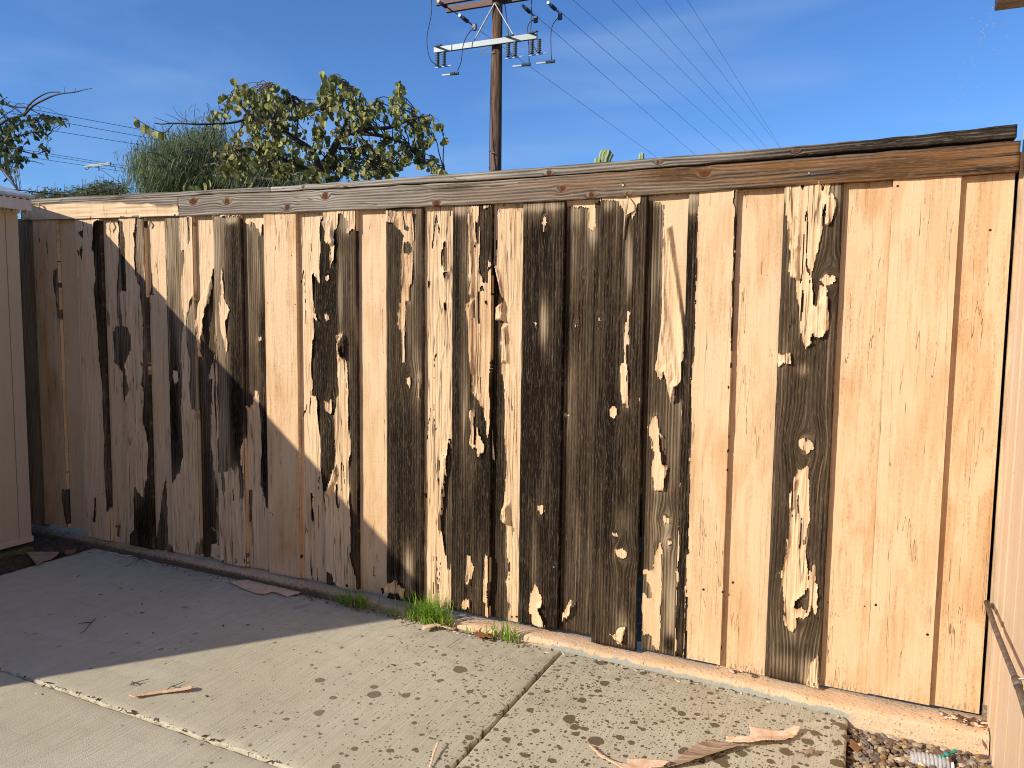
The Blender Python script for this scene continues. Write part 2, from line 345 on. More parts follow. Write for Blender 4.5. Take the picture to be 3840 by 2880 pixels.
bare('F3', 'a 1180,410 1240,410 1250,640 1255,930 1275,1200 1285,1659 b 1280,0 1310,500 1325,900 1340,1200 1350,1620 1105,1620 1115,1520 1165,1440 1170,1300 1160,1180 1175,1060 1200,1130 1240,1160 1255,1050 1280,1000 1285,900 1280,700 1250,500 1255,300 1255,210 1235,190 1240,80 1220,0 a 1240,1659 1245,1400 1235,1200 1220,1000 1200,960 1180,900 1165,760 1175,640 1170,560')
bare('B2', 'b 985,1400 1050,1410 1045,1425 1030,1430 1035,1500 1010,1500 1015,1430'); bare('F3', 'b 1030,1210 1038,1210 1035,1400 1028,1400'); bare('F3', 'b 1085,1330 1100,1320 1100,1460 1090,1460')
bare('B3', 'b 1435,990 1445,1080 1450,1200 1455,1440 1465,1620 1345,1620 1365,1450 1385,1330 1400,1200 1420,1060'); bare('B3', 'a 1312,900 1320,890 1322,1060 1340,1070 1295,1070 1312,1050')
bare('F4', 'a 1425,400 1555,400 1560,640 1570,700 1590,690 1595,780 1575,900 1565,970 1570,1150 1600,1300 1580,1400 1570,1500 1560,1659 b 1570,0 1580,200 1565,400 1580,560 1585,800 1570,950 1540,960 1520,1010 1490,1040 1480,800 1470,400 1465,0 a 1455,1400 1445,1000 1430,640')
paint('F4', 'b 1500,60 1540,80 1545,150 1520,190 1495,120'); bare('F4', 'a 1630,410 1637,410 1640,600 1630,700 1627,600')
bare('F4', 'a 1665,1080 1690,1140 1700,1400 1710,1659 b 1705,0 1715,370 1705,410 1665,400 1650,300 1640,200 1650,0 a 1640,1600 1620,1500 1610,1300 1640,1180')
bare('F4', 'b 1705,1540 1750,1600 1755,1665 1690,1640'); bare('F4 B3', 'b 1460,1560 1510,1600 1510,1660 1450,1660')
bare('B4', 'a 1850,850 1880,850 1880,1659 b 1900,0 1900,1570 c 0,0 b 1830,1560 1825,1680 1745,1680 1735,1400 1730,1000 1725,700 1705,300 1705,0 a 1690,1500 1695,1250 1720,1350 1745,1500 1752,1620 1762,1600 1772,1450 1790,1300 1820,1150 1840,1000'.replace(' c 0,0 b', ' '))
paint('B4', 'b 1825,60 1850,0 1855,100 1870,500 1890,900 1890,1560 1900,1659 1885,1659 1880,1100 1850,900 1832,700 1828,500 1845,300 1838,140 1800,140')
bare('F5', 'a 1840,395 2080,395 2100,700 2110,1000 2120,1300 2125,1659 b 2125,0 2125,200 2130,660 2115,640 2085,750 2090,820 2120,1000 2105,1180 2085,1170 2075,1000 2050,860 2030,960 2010,900 1990,900 1970,930 1945,940 1950,1100 1940,1130 1925,1090 1915,920 1895,950 1890,600 1890,200 1880,0 a 1870,1659 1855,1200 1840,700')
paint('F5', 'a 1920,830 1910,870 1905,930 1920,1000 1905,1100 1890,1170 1900,1300 1920,1420 1945,1480 1950,1560 1970,1560 1975,1480 1960,1440 1965,1300 1990,1210 1985,1170 1945,1130 1935,1090 1940,990 1925,930 1930,870')
bare('B5', 'a 2110,450 2155,470 2165,500 2175,450 2200,450 2212,480 d 0,480 30,520 45,570 60,530 65,470 85,470 95,640 105,1659 e 110,300 118,900 118,1255 95,1240 60,1100 45,1060 45,1000 60,760 50,600 30,400 25,350 30,280 20,240 0,240 b 2200,330 2190,370 2140,370 2120,300 2125,0 a 2110,1000')
paint('B5', 'd 30,1430 45,1440 45,1460 35,1485 25,1460'); bare('B5', 'b 2165,1090 2190,1110 2180,1350 2170,1400 2160,1250')
bare('B6', 'd 580,405 560,450 550,500 560,700 550,970 505,900 500,1180 550,1290 545,1310 500,1270 505,1380 495,1659 e 490,0 495,280 520,285 540,340 555,600 565,900 580,1020 602,1280 640,1280 640,0 d 640,405')
bare('F7', 'd 575,430 590,430 600,600 650,650 645,790 655,860 670,800 690,770 690,640 685,520 710,470 730,380 745,375 800,440 800,540 850,500 865,530 880,700 890,1400 e 895,0 900,1659 g 820,290 795,270 790,260 780,150 745,0 e 825,1659 825,1280 805,980 820,800 805,500 795,0 d 790,1659 765,1590 750,1560 770,1410 730,1410 700,1560 e 715,0 712,100 720,250 700,300 685,440 690,640 685,900 650,960 615,1100 605,1150 602,1280 570,1280 570,0 d 570,1000')
paint('F7', 'e 600,325 660,320 665,440 640,435 615,420'); paint('F7', 'd 610,900 640,900 640,940 610,960 595,940'); paint('F7', 'd 590,1240 635,1240 640,1290 610,1300 590,1270')
bare('F7', 'g 552,130 600,150 612,200 640,245 550,235'); bare('F7', 'e 700,1050 712,1060 710,1130 720,1250 700,1245'); bare('F7', 'd 722,380 730,380 722,500 716,500')
bare('B6', 'e 485,1125 500,1125 505,1300 500,1420 490,1300'); bare('B6', 'g 433,100 443,100 440,170 433,160')
bare('B7', 'g 917,88 924,88 924,160 917,160'); bare('B7', 'g 970,260 1000,260 1010,300 985,300')
ALLB['F8'] = 1
paint('F8', 'd 1115,340 1245,350 1365,350 1365,640 1362,900 1340,1000 1330,1130 1300,1130 1285,1300 1285,1500 1292,1659 1272,1659 1265,1400 1235,1330 1245,1120 1265,1000 1250,900 1260,800 1270,640 1280,560 1235,500 1200,450 1115,450')
bare('F8', 'd 1268,355 1285,355 1290,440 1300,480 1330,490 1325,520 1290,515 1280,450'); bare('F8', 'd 1290,620 1330,610 1350,690 1320,730 1285,700')
paint('F8', 'e 1300,130 1335,120 1345,160 1330,225 1305,180'); paint('F8', 'e 1400,110 1410,110 1418,300 1405,300')
paint('F8', 'g 1100,195 1130,215 1170,260 1155,350 1135,290 1100,290 1060,290 1030,330 1010,300 1020,230 1060,205')
bare('B8', 'e 1680,660 1705,660 1705,1659 g 1510,110 1490,100 1485,0 e 1640,1659 1620,1500 1605,1440 1640,1100 1665,800'); bare('B8', 'd 1625,880 1660,880 1655,910 1640,930'); bare('B8', 'd 1490,955 1510,960 1505,1030 1495,1000'); bare('B8', 'd 1640,1150 1652,1150 1652,1190 1642,1190')
bare('B8', 'd 1636,620 1645,620 1642,860 1638,860')
ALLB['F9'] = 1
paint('F9', 'd 1845,300 2060,300 2010,320 1960,340 1945,380 1940,640 1935,880 1955,900 1970,960 1995,960 2000,860 1990,790 2015,770 2030,800 2045,1200 2050,1659 e 2030,0 2020,400 2010,640 2000,600 1960,400 1930,320 1885,260 1890,400 1890,520 1900,700 1915,560 1940,630 1980,720 1970,770 1945,780 1932,830 1905,730 1885,750 1845,700 1860,600 1850,420 1885,390 1870,200 1860,0 d 1850,1659 1830,1170 1870,1090 1840,900')
bare('F9', 'd 1890,615 1905,615 1905,665 1892,665'); bare('F9', 'd 1935,1010 1965,1000 1970,1030 1945,1040'); bare('F9', 'd 1975,1120 2000,1130 2005,1160 1985,1150')
paint('F9', 'g 1640,0 1675,0 1680,60 1700,90 1685,180 1650,225 1638,220 1645,100'); paint('F9', 'g 1620,345 1665,340 1660,400 1620,425 1590,390 1600,370'); paint('F9', 'g 1785,0 1810,0 1805,490 1785,480 1780,380 1765,350 1775,300')
bare('B9', 'd 2010,820 2065,820 2090,900 2110,1010 2145,1130 2080,1180 2070,1220 2085,1290 2160,1300 2130,1350 2140,1430 2110,1480 2130,1620 e 2135,0 2130,80 2150,120 2150,600 2160,700 2165,900 2145,1250 2135,1350 2160,1360 2170,1480 2165,1600 g 1955,0 1965,150 1945,200 1955,300 1975,400 1965,510 1800,500 e 2000,1659 d 2010,1659')
paint('B9', 'e 2055,490 2065,500 2060,640 2070,840 2050,830 2045,620'); paint('B9', 'g 1822,0 1832,0 1830,60 1822,80'); bare('B9', 'g 1960,80 1975,60 1985,110 1975,260 1968,200')
ALLB['F10'] = 1
paint('F10', 'h 270,390 290,400 298,440 290,490 280,530 258,460'); paint('F10', 'i 215,1230 275,1230 280,1290 255,1310 225,1270')
paint('F10', 'j 180,240 200,260 235,330 235,400 215,420 250,490 262,560 190,560 160,540 150,470 130,450 145,300 170,270'); paint('F10', 'h 198,1310 215,1310 220,1330 205,1340')
ALLB['B10'] = 1; ALLB['F11'] = 1; ALLB['B11'] = 1
paint('B10 F11', 'h 470,230 770,235 770,258 725,290 725,400 720,480 700,525 665,480 660,330 600,315 570,330 545,310 480,310')
paint('F11', 'h 770,215 1120,200 1120,270 1080,300 1070,350 1040,420 1025,380 985,385 950,330 920,270 870,255 770,258')
paint('F11', 'h 1000,1220 1015,1220 1010,1400 1020,1500 990,1520 985,1659 i 985,0 1000,40 1005,200 1015,300 1010,390 990,400 975,340 960,370 950,330 940,150 930,40 960,0 h 960,1659 975,1400 995,1240')
for q in ('i 835,400 870,375 910,390 912,450 880,480 840,465', 'i 870,1470 905,1470 915,1500 890,1505 870,1490', 'i 900,1620 950,1600 985,1625 992,1659 j 905,0 895,20 870,35 830,20 815,0',
          'j 870,550 890,560 885,600 865,640 850,700 825,695 815,660 765,620 800,605 830,570', 'h 745,1270 765,1265 775,1300 755,1310', 'i 1100,200 1112,200 1108,330 1102,330'): paint('F11', q)
for q in ('i 455,435 475,430 492,450 480,470 460,465', 'j 470,335 490,340 490,375 470,400 465,450 440,480 420,480 395,520 400,460 430,400 465,340', 'h 545,1325 565,1325 570,1350 552,1355'): paint('B10', q)
paint('B11', 'h 1170,210 1540,190 1540,640 1530,900 1520,1200 1510,1500 1500,1659 i 1480,0 1475,170 1440,190 1400,200 1395,260 1380,340 1365,300 1350,180 1340,120 1320,80 1285,185 1270,100 1245,60 1255,0 h 1265,1640 1285,1400 1305,900 1312,640 1310,300 1285,270 1265,295 1240,275 1170,260')
paint('B11', 'i 1230,460 1250,460 1270,520 1280,600 1305,640 1275,620 1280,700 1290,820 1310,870 1345,885 1345,940 1325,1000 1315,1100 1260,1112 1230,1090 1215,1000 1215,860 1230,780 1210,740 1210,660 1185,640 1175,560 1190,520')
paint('B11', 'i 1295,1320 1330,1315 1365,1350 1355,1380 1335,1400 1320,1390 1300,1360'); paint('B11', 'i 1340,1535 1380,1535 1385,1570 1350,1575')
paint('B11', 'i 1250,1659 1265,1560 1290,1530 1295,1600 1310,1659 j 1160,0 1165,100 1160,300 1155,450 1155,600 1145,740 1120,735 1095,700 1085,640 1065,625 1025,620 1015,580 1010,400 1020,300 1040,310 1065,340 1090,330 1080,260 1050,210 1045,150 1020,150 1020,115 1080,115 1100,130 1110,0')
paint('B11 F12', 'j 1275,125 1300,110 1305,180 1290,240 1275,200'); paint('B11', 'i 1475,400 1480,0 1500,0 1492,900 1488,1659 1475,1659')
bare('F12', 'h 1505,180 1615,180 1610,400 1600,640 1590,1000 1580,1300 1570,1659 i 1560,0 1555,300 1550,600 1535,900 1530,1200 1525,1659 j 1362,0 1350,200 1342,500 1335,830 1270,830 1290,200 1300,0 i 1440,1659 1450,600 1460,0 h 1480,1659 1490,900')
bare('F12', 'h 1930,180 1955,180 1955,640 1950,900 1940,1300 1930,1659 i 1920,400 1905,900 1885,1659 j 1705,0 1705,300 1685,900 1622,890 1640,500 1655,0 i 1840,1659 1860,1200 1870,600 1885,0 h 1890,1600 1905,1000 1920,640')
bare('F12', 'j 1348,330 1358,330 1352,820 1345,820')
ALLB['F13'] = 1
paint('F13', 'k 90,500 395,495 390,545 385,600 355,690 350,800 320,930 275,1090 280,1200 285,1300 320,1290 335,1230 345,1160 375,1180 385,1260 390,1350 380,1440 355,1490 310,1490 285,1450 270,1530 245,1565 225,1480 205,1350 195,1200 190,1100 165,1120 140,1060 150,950 145,850 120,720 115,620 95,600')
bare('F13', 'k 180,850 195,840 200,890 185,920 175,900'); paint('F13', 'k 385,600 410,565 435,620 405,740 385,765 370,750'); paint('F13', 'k 345,1120 370,1090 400,1110 430,1100 435,1130 400,1150 360,1145')
paint('F13', 'k 40,1620 80,1605 140,1600 145,1659 l 130,10 60,45 30,40'); paint('F13', 'l 275,690 300,660 318,690 330,712 350,670 380,690 385,740 340,765 300,760 280,740')
paint('F13', 'l 265,930 280,935 338,905 335,990 345,1070 340,1200 355,1360 325,1450 325,1659 m 290,0 300,130 315,250 280,270 290,330 330,400 300,470 270,490 215,490 222,540 185,595 150,560 125,500 140,460 130,350 120,200 105,140 130,80 150,0 l 175,1659 185,1500 205,1350 200,1250 190,1200 210,1100 230,1000')
bare('F13', 'l 255,1150 270,1125 272,1280 252,1320'); bare('F13', 'l 290,1330 303,1330 300,1540 285,1600 262,1600 270,1500'); bare('F13', 'm 270,300 310,280 330,380 300,450 265,400 235,420 200,400 210,350 240,330')
paint('F13', 'm 325,120 335,120 347,400 335,380'); paint('F13', 'm 365,230 378,230 382,420 365,450'); paint('F13', 'm 345,80 352,80 352,190 345,190')
paint('F13', 'm 320,910 345,830 390,780 395,1040 300,1010')
bare('B13 B14', 'm 0,0 1,0 1,1')

KNOTS = {'F3': ['a 1100,1100 26 20'], 'F11': ['i 875,430 38 50', 'i 890,1485 30 30', 'j 865,5 42 40', 'h 755,1300 22 40', 'h 617,905 14 14'], 'B10': ['i 475,450 18 16', 'h 550,1340 20 22', 'h 617,905 16 22'], 'F10': ['h 205,1325 18 18', 'h 280,455 30 60'],
         'F13': ['k 400,1120 65 55', 'l 330,710 80 80', 'm 240,410 75 85', 'l 330,115 16 14', 'l 55,320 22 42'], 'F7': ['d 615,930 30 36', 'd 612,1270 34 36', 'e 655,400 40 60'], 'F8': ['e 1318,150 38 50', 'd 1280,950 30 30'], 'F5': ['d -40,1100 20 20'],
         'F4': ['b 1520,110 30 40'], 'B11': ['i 1330,1350 40 40', 'i 1362,1555 30 24', 'j 1050,500 34 60'], 'F9': ['e 1930,700 40 60']}
# (tone 0 dark .. 1 pale) base, then soft ellipses in region units: cx,cy rx,ry tone
TONE = {'B0': .8, 'F1': .5, 'F2': .42, 'F3': .55, 'B2': .52, 'B3': .55, 'F4': .72, 'B4': .42, 'F5': .66, 'B5': .58, 'B6': .18, 'F7': .30, 'B7': .3, 'F8': .33, 'B8': .4, 'F9': .22, 'B9': .22, 'F10': .12, 'B10': .33, 'F11': .22, 'B11': .48, 'F12': .1, 'F13': .34}
BLOB = {'F4': ['a 1480,900 30,700 .68', 'b 1500,400 60,500 .05', 'b 1560,700 30,200 .35'], 'F5': ['a 2020,1000 70,900 .12', 'b 2050,400 50,500 .0', 'a 2000,420 60,40 .9', 'b 1920,700 30,300 .7'],
        'B5': ['d 60,1400 30,500 .0', 'e 70,700 35,500 .0', 'd 20,1000 40,260 .6', 'b 2190,100 60,300 .4'], 'F7': ['d 620,1400 90,500 .0', 'd 600,800 40,400 .1', 'e 620,700 80,600 .0', 'd 790,900 70,600 .45', 'e 850,600 30,800 .25', 'd 760,450 60,100 .75', 'd 730,1100 25,300 .7'],
        'F8': ['d 1400,600 60,600 .62', 'd 1370,1300 70,400 .55', 'd 1190,800 60,600 .25', 'e 1380,150 50,300 .75', 'e 1300,900 140,700 .10', 'g 1180,120 60,180 .8', 'g 1080,100 60,300 .15', 'g 1260,200 40,200 .2'],
        'F9': ['d 1740,800 40,1200 .05', 'd 1810,700 40,500 .5', 'e 1800,300 40,500 .62', 'e 1720,600 40,900 .05', 'e 1860,1000 40,300 .4', 'e 1930,1200 80,500 .05', 'd 1770,330 80,60 .9', 'g 1600,100 60,300 .15'],
        'F10': ['h 270,350 200,110 .45', 'h 270,310 200,40 .85', 'h 270,1320 45,240 .80', 'i 245,1150 40,180 .45', 'i 200,1500 30,250 .45', 'j 180,100 30,180 .55', 'i 200,300 120,300 .02'],
        'B10': ['h 560,380 90,120 .75', 'h 700,560 40,110 .85', 'h 560,800 80,300 .55', 'i 500,200 50,400 .5', 'i 620,900 60,600 .18', 'j 500,300 90,300 .3'],
        'F11': ['h 840,300 60,60 .85', 'h 900,500 100,200 .25', 'h 1010,800 30,300 .95', 'h 900,1000 60,150 .32', 'h 1100,900 40,700 .32', 'h 850,1500 100,300 .22', 'i 850,600 60,900 .12', 'i 970,1350 60,120 .65', 'j 700,400 130,300 .30', 'j 860,520 40,100 .6', 'j 900,650 60,60 .5', 'i 1000,900 50,500 .25'],
        'B11': ['h 1240,1000 40,900 .45', 'i 1200,400 60,500 .42', 'i 1400,1000 90,800 .5', 'i 1330,1500 40,120 .75', 'j 1230,200 50,300 .6', 'j 1230,450 40,300 .8', 'j 1230,700 50,60 .1', 'h 1240,260 50,40 .8'],
        'F12': ['h 1570,240 60,60 1.0', 'h 1570,330 60,60 .7', 'i 1500,900 30,900 .15', 'h 1940,250 20,120 .8', 'j 1320,600 30,200 .35'],
        'F13': ['k 440,560 40,100 .6', 'k 400,980 80,100 .3', 'k 120,1000 40,300 .42', 'l 150,150 40,300 .6', 'l 300,60 60,60 .7', 'l 100,600 60,600 .30', 'l 430,900 60,700 .28', 'm 330,950 60,120 1.05', 'm 200,600 90,100 .62', 'm 60,500 60,300 .45', 'm 150,850 120,80 .6', 'm 380,700 30,200 .55'],
        'F2': ['b 900,1270 60,120 .3', 'a 860,900 40,600 .1'], 'F3': ['a 1210,600 40,300 .62', 'b 1230,1350 120,240 .12', 'b 1200,1180 40,80 .5', 'a 1060,700 40,400 .25', 'b 1290,600 40,500 .3'],
        'B9': ['d 2110,1500 60,300 .5', 'e 2090,500 60,700 .12', 'g 1890,300 60,300 .25', 'd 2060,700 30,500 .0'], 'B6': ['d 600,800 60,500 .05'], 'B8': ['e 1670,1300 40,500 .45']}
CRK = {'F3': .6, 'F2': .45, 'B3': .4, 'F4': .6, 'B5': .7, 'B6': .7, 'F7': .9, 'F8': .8, 'B8': .95, 'F9': .9, 'B9': .7, 'F13': 1.0, 'F5': .8, 'B4': .5, 'F1': .3, 'B2': .4}
DIRT = {'F6': .75, 'B7': .55, 'F8': .9, 'B12': .65, 'F12': .55, 'B13': .85, 'F14': .55, 'B14': .95, 'F1': .8, 'B1': .25, 'F9': .5, 'B9': .35, 'B0': .3}
BULGE = {'B11': [('h 1300,480 1380,480 1500,1400 i 1490,180 1380,350 1300,120 1240,60 h 1250,1600 1300,1300', .030), ('i 1290,500 1350,880 1330,1110 1230,1110', .022)],
         'F9': [('d 1845,350 1870,380 1900,1080 1850,1090', .018), ('d 1830,1150 1880,1130 1885,1600 e 1880,400 1850,0', .016), ('e 1850,400 1885,400 1885,750 1845,700', .014)],
         'B9': [('d 2065,820 2110,850 2145,1130 2110,1010', .02), ('d 2080,1180 2150,1130 2160,1300 2085,1290', .028), ('d 2130,1350 2180,1330 2190,1659 2130,1659', .02), ('e 2130,1250 2200,1200 2200,1400 2110,1380', .024)],
         'B8': [('e 1600,800 1665,800 1640,1100 1605,1440 1580,1440', .022)], 'F7': [('d 580,430 660,430 690,640 650,650', .025), ('d 700,1410 770,1410 790,1600 710,1659', .022), ('e 610,1150 700,880 720,960 640,1150', .024)],
         'F8': [('d 1115,400 1240,400 1230,500 1115,460', .012), ('g 1010,200 1170,200 1170,350 1010,330', .02)], 'B4': [('a 1690,1200 1850,900 1800,1400 1750,1659', .022)], 'B2': [('a 1020,420 1075,420 1080,640 1050,560', .014)],
         'F2': [('a 800,430 860,430 830,700 790,690', .018)], 'B6': [('d 480,1170 560,1280 540,1320 500,1270', .012)],
         'F13': [('k 140,900 200,900 200,1120 140,1120', .014), ('k 360,570 440,570 410,770 370,770', .018), ('l 190,1000 260,1000 230,1260 180,1260', .016), ('k 290,1300 400,1200 390,1500 280,1500', .012)],
         'F10': [('j 190,380 262,380 262,560 210,560', .016)], 'F11': [('j 765,600 890,560 880,700 800,660', .018), ('i 930,0 1020,0 1015,400 960,400', .010)], 'B10': [('j 395,330 490,330 490,480 395,520', .02)], 'B5': [('b 2140,360 2212,360 2212,700 2160,600', .014)]}

fence = thing('wooden_fence', 'tall board-on-board timber fence with peeling peach paint and bare weathered rail', 'fence', (-2.0, 0, 0.1))
GX, GZ = 0.0021, 0.0038

def knots_of(name, y):
    out = []
    for k in KNOTS.get(name, []):
        r, c, rx, ry = k.split(); cx, cy = map(float, c.split(',')); ox, oy, s = REG[r]
        c0 = on_y(ox + cx / s, oy + cy / s, y); c1 = on_y(ox + (cx + float(rx)) / s, oy + cy / s, y); c2 = on_y(ox + cx / s, oy + (cy + float(ry)) / s, y)
        out.append((c0[0], c0[2], abs(c1[0] - c0[0]), abs(c2[2] - c0[2])))
    return out
def wood_attrs(me, X, Z, name, y, horizontal=False):
    gx = X.copy(); kn = np.zeros_like(X)
    for cx, cz, rx, rz in knots_of(name, y):
        dx = (X - cx) / rx; dz = (Z - cz) / (rz * 2.2); r = np.sqrt(dx * dx + dz * dz) + 1e-4
        gx = gx - np.sign(dx) * rx * 0.9 * np.exp(-(dx * dx) * .16 - dz * dz * .8) * np.minimum(1, abs(dx) * 1.3)
        rr = np.sqrt(dx * dx + ((Z - cz) / rz) ** 2); kn = np.maximum(kn, np.clip(1.15 - rr * 1.25, 0, 1)); gx = gx + np.where(rr < 1.6, (1.6 - np.minimum(rr, 1.6)) * .012, 0)
    gx += 0.006 * (vnoise(X / .11, Z / .5, len(name) + ord(name[-1])) - .5)
    tone = np.full_like(X, TONE.get(name, .35))
    for b in BLOB.get(name, []):
        r, c, rr, v = b.split(); cx, cy = map(float, c.split(',')); rx, ry = map(float, rr.split(',')); ox, oy, s = REG[r]
        c0 = on_y(ox + cx / s, oy + cy / s, y); c1 = on_y(ox + (cx + rx) / s, oy + cy / s, y); c2 = on_y(ox + cx / s, oy + (cy + ry) / s, y)
        w = np.exp(-(((X - c0[0]) / (c1[0] - c0[0])) ** 2 + ((Z - c0[2]) / (c2[2] - c0[2])) ** 2) ** 1.3 * .8); wob = vnoise(X / .012, Z / .12, 3) * .5 + .75
        w = np.clip(w * wob, 0, 1); tone = tone * (1 - w) + float(v) * w
    if name[0] in 'FB':
        sm = mask_of(name, X, Z, y); tone = tone + np.where(sm < 0, .42 * np.exp(np.minimum(sm, 0) / .010) * np.clip(vnoise(X / .02, Z / .10, 77) * 1.8 - .6, 0, 1), 0)
    attr(me, 'gx', gx); attr(me, 'tone', tone); attr(me, 'knot', kn)

def mask_of(name, X, Z, y):
    s = np.full(X.shape, -.05 if name in ALLB else .05)
    for sign, pts in PLY.get(name, []):
        w = [on_y(px, py, y) for px, py in pts]; poly = [(p[0], p[2]) for p in w]; d = sdf(X, Z, poly)
        s = np.minimum(s, -d) if sign < 0 else np.maximum(s, d)
    return s

def board(name, d0, d1):
    y = YF if name[0] == 'F' else YB; th = .0185 if name[0] == 'F' else .016
    x0, x1 = xb(d0, y), xb(d1, y); i = int(name[1:])
    if name == 'B14': x1 = .372
    if name == 'B11': x0 = on_y(1393, 480, y)[0]
    zt = 1.93; sd = i * 2 + (name[0] == 'B')
    zb0 = .137 + .0 * i if i < 6 else .118
    bpts = {0: (190, 1155), 1: (148, 1140), 2: (240, 1168), 3: (337, 1187), 4: (435, 1202), 5: (540, 1225), 6: (650, 1248), 7: (775, 1275), 8: (910, 1305), 9: (1055, 1332), 10: (1215, 1362), 11: (1365, 1404), 12: (1572, 1438), 13: (1767, 1483), 14: (2002, 1521)}
    zb = on_y(*bpts[i], y)[2] + (.004 if name[0] == 'B' else 0)
    if name == 'B14': zb = on_y(2080, 1534, y)[2]
    if name == 'B13': zb = on_y(1900, 1503, y)[2]
    if name == 'B12': zb = on_y(1620, 1452, y)[2]
    if name == 'B11': zb = on_y(1440, 1412, y)[2]
    nx = max(8, int((x1 - x0) / .008)); nz = int((zt - zb) / .012)
    xs = np.linspace(x0, x1, nx + 1); zs = np.linspace(zb, zt, nz + 1)
    Xg, Zg = np.meshgrid(xs, zs)
    warp = lambda X, Z: (vnoise(X * 0 + sd, Z / .55, sd) - .5) * .006 + ((X - (x0 + x1) / 2) / .1) ** 2 * .0018 * (vnoise(X * 0, Z / .9, sd + 3) - .3)
    lean = lambda Z: (zt - Z) * .0
    if name == 'B11': lean = lambda Z: np.where(Z < 1.35, (1.35 - Z) * .024, 0)
    edge = lambda X, Z: (vnoise(X * 40, Z / .05, sd + 9) - .5) * .0022
    ex = np.where(np.isclose(Xg, x0) | np.isclose(Xg, x1), edge(np.round(Xg, 3), Zg), 0)
    bot = np.where(Zg < zb + .001, (vnoise(Xg / .012, Zg * 0, sd + 5)) * -.004, 0)
    F = np.stack([Xg + ex + lean(Zg), y + warp(Xg, Zg) * 0 - 0 + np.abs(warp(Xg, Zg)) * .0, Zg + bot], -1).reshape(-1, 3)
    n = (nx + 1) * (nz + 1); B = F.copy(); B[:, 1] = y + th
    idx = np.arange(n).reshape(nz + 1, nx + 1)
    q = np.stack([idx[:-1, :-1], idx[:-1, 1:], idx[1:, 1:], idx[1:, :-1]], -1).reshape(-1, 4)
    qb = q[:, ::-1] + n
    per = []
    for a, b in ((idx[0, :-1], idx[0, 1:]), (idx[1:, -1][::-1] * 0 + idx[:-1, -1], idx[1:, -1]), (idx[-1, 1:], idx[-1, :-1]), (idx[1:, 0], idx[:-1, 0])):
        per.append(np.stack([b, a, a + n, b + n], -1))
    Q = np.concatenate([q, qb] + per); V = np.concatenate([F, B])
    me = gridmesh('board', V, Q); wood_attrs(me, V[:, 0], V[:, 2], name, y)
    nbare = name in ALLB
    o = link('board', me, M['wood'], fence)
    # paint film: its own thin sheet, torn along the traced edges, lifted where it curls
    mx = max(10, int((x1 - x0) / GX)); mz = int((zt - zb) / GZ); xs = np.linspace(x0, x1, mx + 1); zs = np.linspace(zb - .002, zt, mz + 1); X, Z = np.meshgrid(xs, zs)
    X = X + lean(Z)
    s = mask_of(name, X, Z, y)
    jag = (vnoise(X / .0032, Z / .045, sd) - .5) * .0085 + (vnoise(X / .011, Z / .10, sd + 1) - .5) * .006 + (vnoise(X / .003, Z / .006, sd + 2) - .5) * .003 + .0008
    s2 = s + jag + (.004 if name == 'F13' else 0)
    ck = CRK.get(name, .12)
    keep = s2 > 0
    if ck > .6:   # splits through the film
        w = vnoise(X / .016, Z / .30, sd + 20) - .5; g = vnoise(X / .04, Z / .16, sd + 21)
        keep &= ~((np.abs(w) < .014 * ck) & (g > .70))
    # frayed top/bottom edges
    if ck > .3: keep &= ~((Z < zb + .025 * vnoise(X / .03, Z * 0, sd + 50)) & (vnoise(X / .006, Z / .02, sd + 4) > .86))
    if not keep.any(): return o
    lift = np.zeros_like(X)
    cur = np.exp(-np.maximum(s2, 0) / .010); cn = np.clip(vnoise(X / .03, Z / .09, sd + 30) - .40, 0, 1) * 2
    lift += np.where(s < .045, cur * cn * (.004 + .010 * ck), 0)
    lift += ck * .0042 * (1 - np.abs(2 * vnoise(X / .011, Z / .17, sd + 60) - 1)) ** 3
    lift += ck * .0016 * (vnoise(X / .007, Z / .13, sd + 31)) + ck * .0012 * vnoise(X / .018, Z / .05, sd + 32)
    for txt, amp in BULGE.get(name, []):
        w = [on_y(px, py, y) for px, py in P2(txt)]; d = sdf(X, Z, [(p[0], p[2]) for p in w]); k = np.clip(d / .018 + .35, 0, 1); k = k * k * (3 - 2 * k)
        e = np.exp(-np.maximum(s2, 0) / .03)
        lift += k * amp * (.22 + .78 * e) * (.55 + .9 * vnoise(X / .022 + Z * 9, Z / .35, sd + 40))
    Yp = y - .0009 - lift
    idx = np.arange(X.size).reshape(X.shape)
    kq = (keep[:-1, :-1] & keep[:-1, 1:] & keep[1:, 1:] & keep[1:, :-1])
    # drop a few random single cells = flakes are ragged
    q = np.stack([idx[:-1, :-1], idx[:-1, 1:], idx[1:, 1:], idx[1:, :-1]], -1)[kq]
    V = np.stack([X, Yp, Z], -1).reshape(-1, 3); E = s2.ravel()
    # painted board sides
    sides = []
    for c, xe in ((mx, .0009), (0, -.0009)):
        kk = keep[:-1, c] & keep[1:, c]; a = idx[:-1, c][kk]; b = idx[1:, c][kk]; m = len(a)
        if m == 0: continue
        n0 = len(V); Pa = V[a] + [xe, 0, 0]; Pb = V[b] + [xe, 0, 0]; Pc = Pb.copy(); Pc[:, 1] = y + th; Pd = Pa.copy(); Pd[:, 1] = y + th
        Pa[:, 1] = y - .0009; Pb[:, 1] = y - .0009
        V = np.concatenate([V, Pa, Pb, Pc, Pd]); E = np.concatenate([E, np.full(4 * m, .05)]); r = np.arange(m)
        qq = np.stack([n0 + r, n0 + 3 * m + r, n0 + 2 * m + r, n0 + m + r], -1)
        sides.append(qq if c else qq[:, ::-1])
    Q = np.concatenate([q] + sides); used = np.unique(Q); remap = np.zeros(len(V), np.int64); remap[used] = np.arange(len(used)); V = V[used]; E = E[used]; Q = remap[Q]
